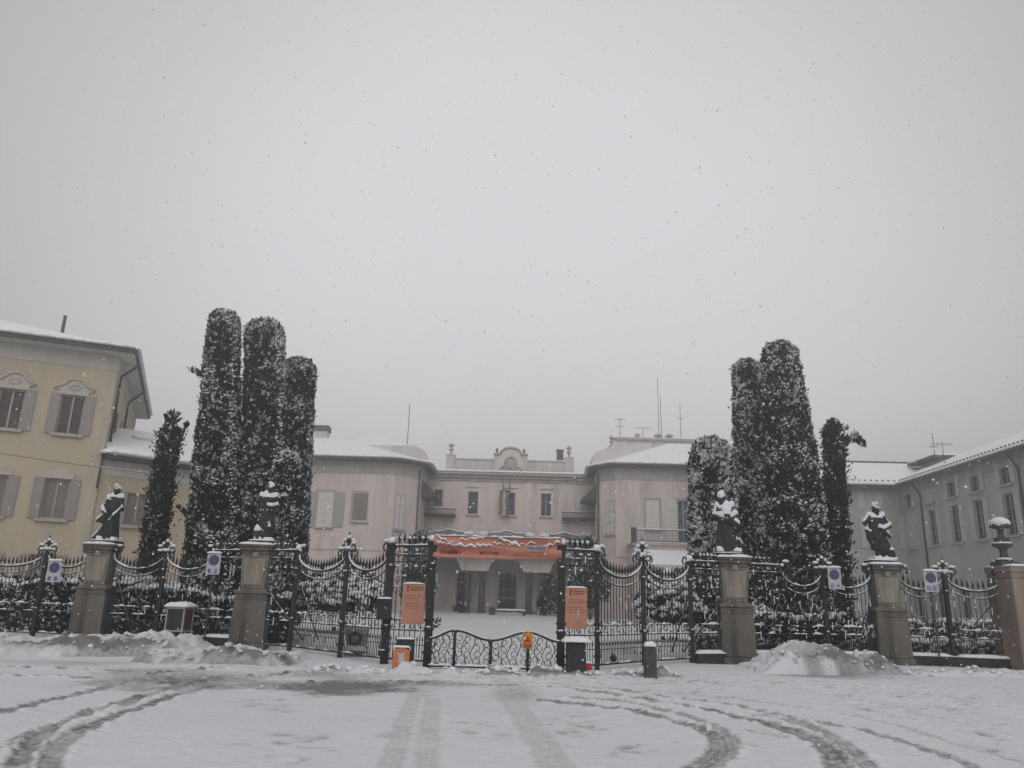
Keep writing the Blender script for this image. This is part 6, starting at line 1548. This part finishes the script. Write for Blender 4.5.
heap('lower lumpy snow bank between the notice case and the left bush panel', 190, 325, lambda q: 664+4*q, lambda q: (.20 if q < .3 else .32)-.06*q+.05*math.sin(q*14), 2.6, 20.5, 72, dirty=((.55, .1), (.75, .05)))
heap('big mound of ploughed snow with a dirty grey face between the two right pillars', 746, 915, lambda q: 674.5+1.5*q, lambda q: .14+.44*math.exp(-((q-.45)/.27)**4)+.20*math.exp(-((q-.86)/.07)**2), 2.8, 19.2, 73, dirty=((.36, .15), (.56, .07), (.84, .05)))
heap('low ragged ridge of snow along the foot of the gateway', 318, 700, lambda q: 673+4*q, lambda q: .10+.04*math.sin(q*31)+.05*math.sin(q*57)+.03*math.sin(q*113), .9, 17.2, 74, 'snow_ridge')
heap('low ragged ridge of snow at the foot of the far right railing', 905, 1090, lambda q: 676+3*q, lambda q: .14+.04*math.sin(q*31), 1.4, 19.5, 75, 'snow_ridge')

# ------------------------------------------------------------------ falling snow and the misty air
flake = bpy.data.materials.new('snowflake'); flake.use_nodes = True; t = flake.node_tree; q = t.nodes['Principled BSDF']; q.inputs['Base Color'].default_value = (.9, .9, .92, 1); q.inputs['Roughness'].default_value = .9
tl = t.nodes.new('ShaderNodeBsdfTranslucent'); tl.inputs['Color'].default_value = (.95, .95, .97, 1); ms = t.nodes.new('ShaderNodeMixShader'); ms.inputs[0].default_value = .8
t.links.new(q.outputs[0], ms.inputs[1]); t.links.new(tl.outputs[0], ms.inputs[2]); t.links.new(ms.outputs[0], t.nodes['Material Output'].inputs['Surface'])
rg = np.random.default_rng(99); n = 14000
Yf = 6.0+rg.random(n)**.8*32; Xf = (rg.random(n)-.5)*1.5*Yf; Zf = rg.random(n)*np.minimum(EYE+Yf*.95, 22)
szf = .004+.009*rg.random(n)**2
o = clumps('falling_snow', np.stack([Xf, Yf, Zf], 1), szf, None, flat=1.2, jit=.3, m=flake, seed=98)
o['kind'] = 'stuff'
mh = bpy.data.materials.new('misty_air'); mh.use_nodes = True; t = mh.node_tree
for q in list(t.nodes):
    if q.type == 'BSDF_PRINCIPLED': t.nodes.remove(q)
vol = t.nodes.new('ShaderNodeVolumePrincipled'); vol.inputs['Color'].default_value = (.99, .99, .995, 1); vol.inputs['Density'].default_value = HAZE_DENSITY; vol.inputs['Anisotropy'].default_value = .65
t.links.new(vol.outputs[0], t.nodes['Material Output'].inputs['Volume'])
o = MB().box(-340, 340, -90, 340, -1.4, 26).build('haze', mh); o['kind'] = 'stuff'
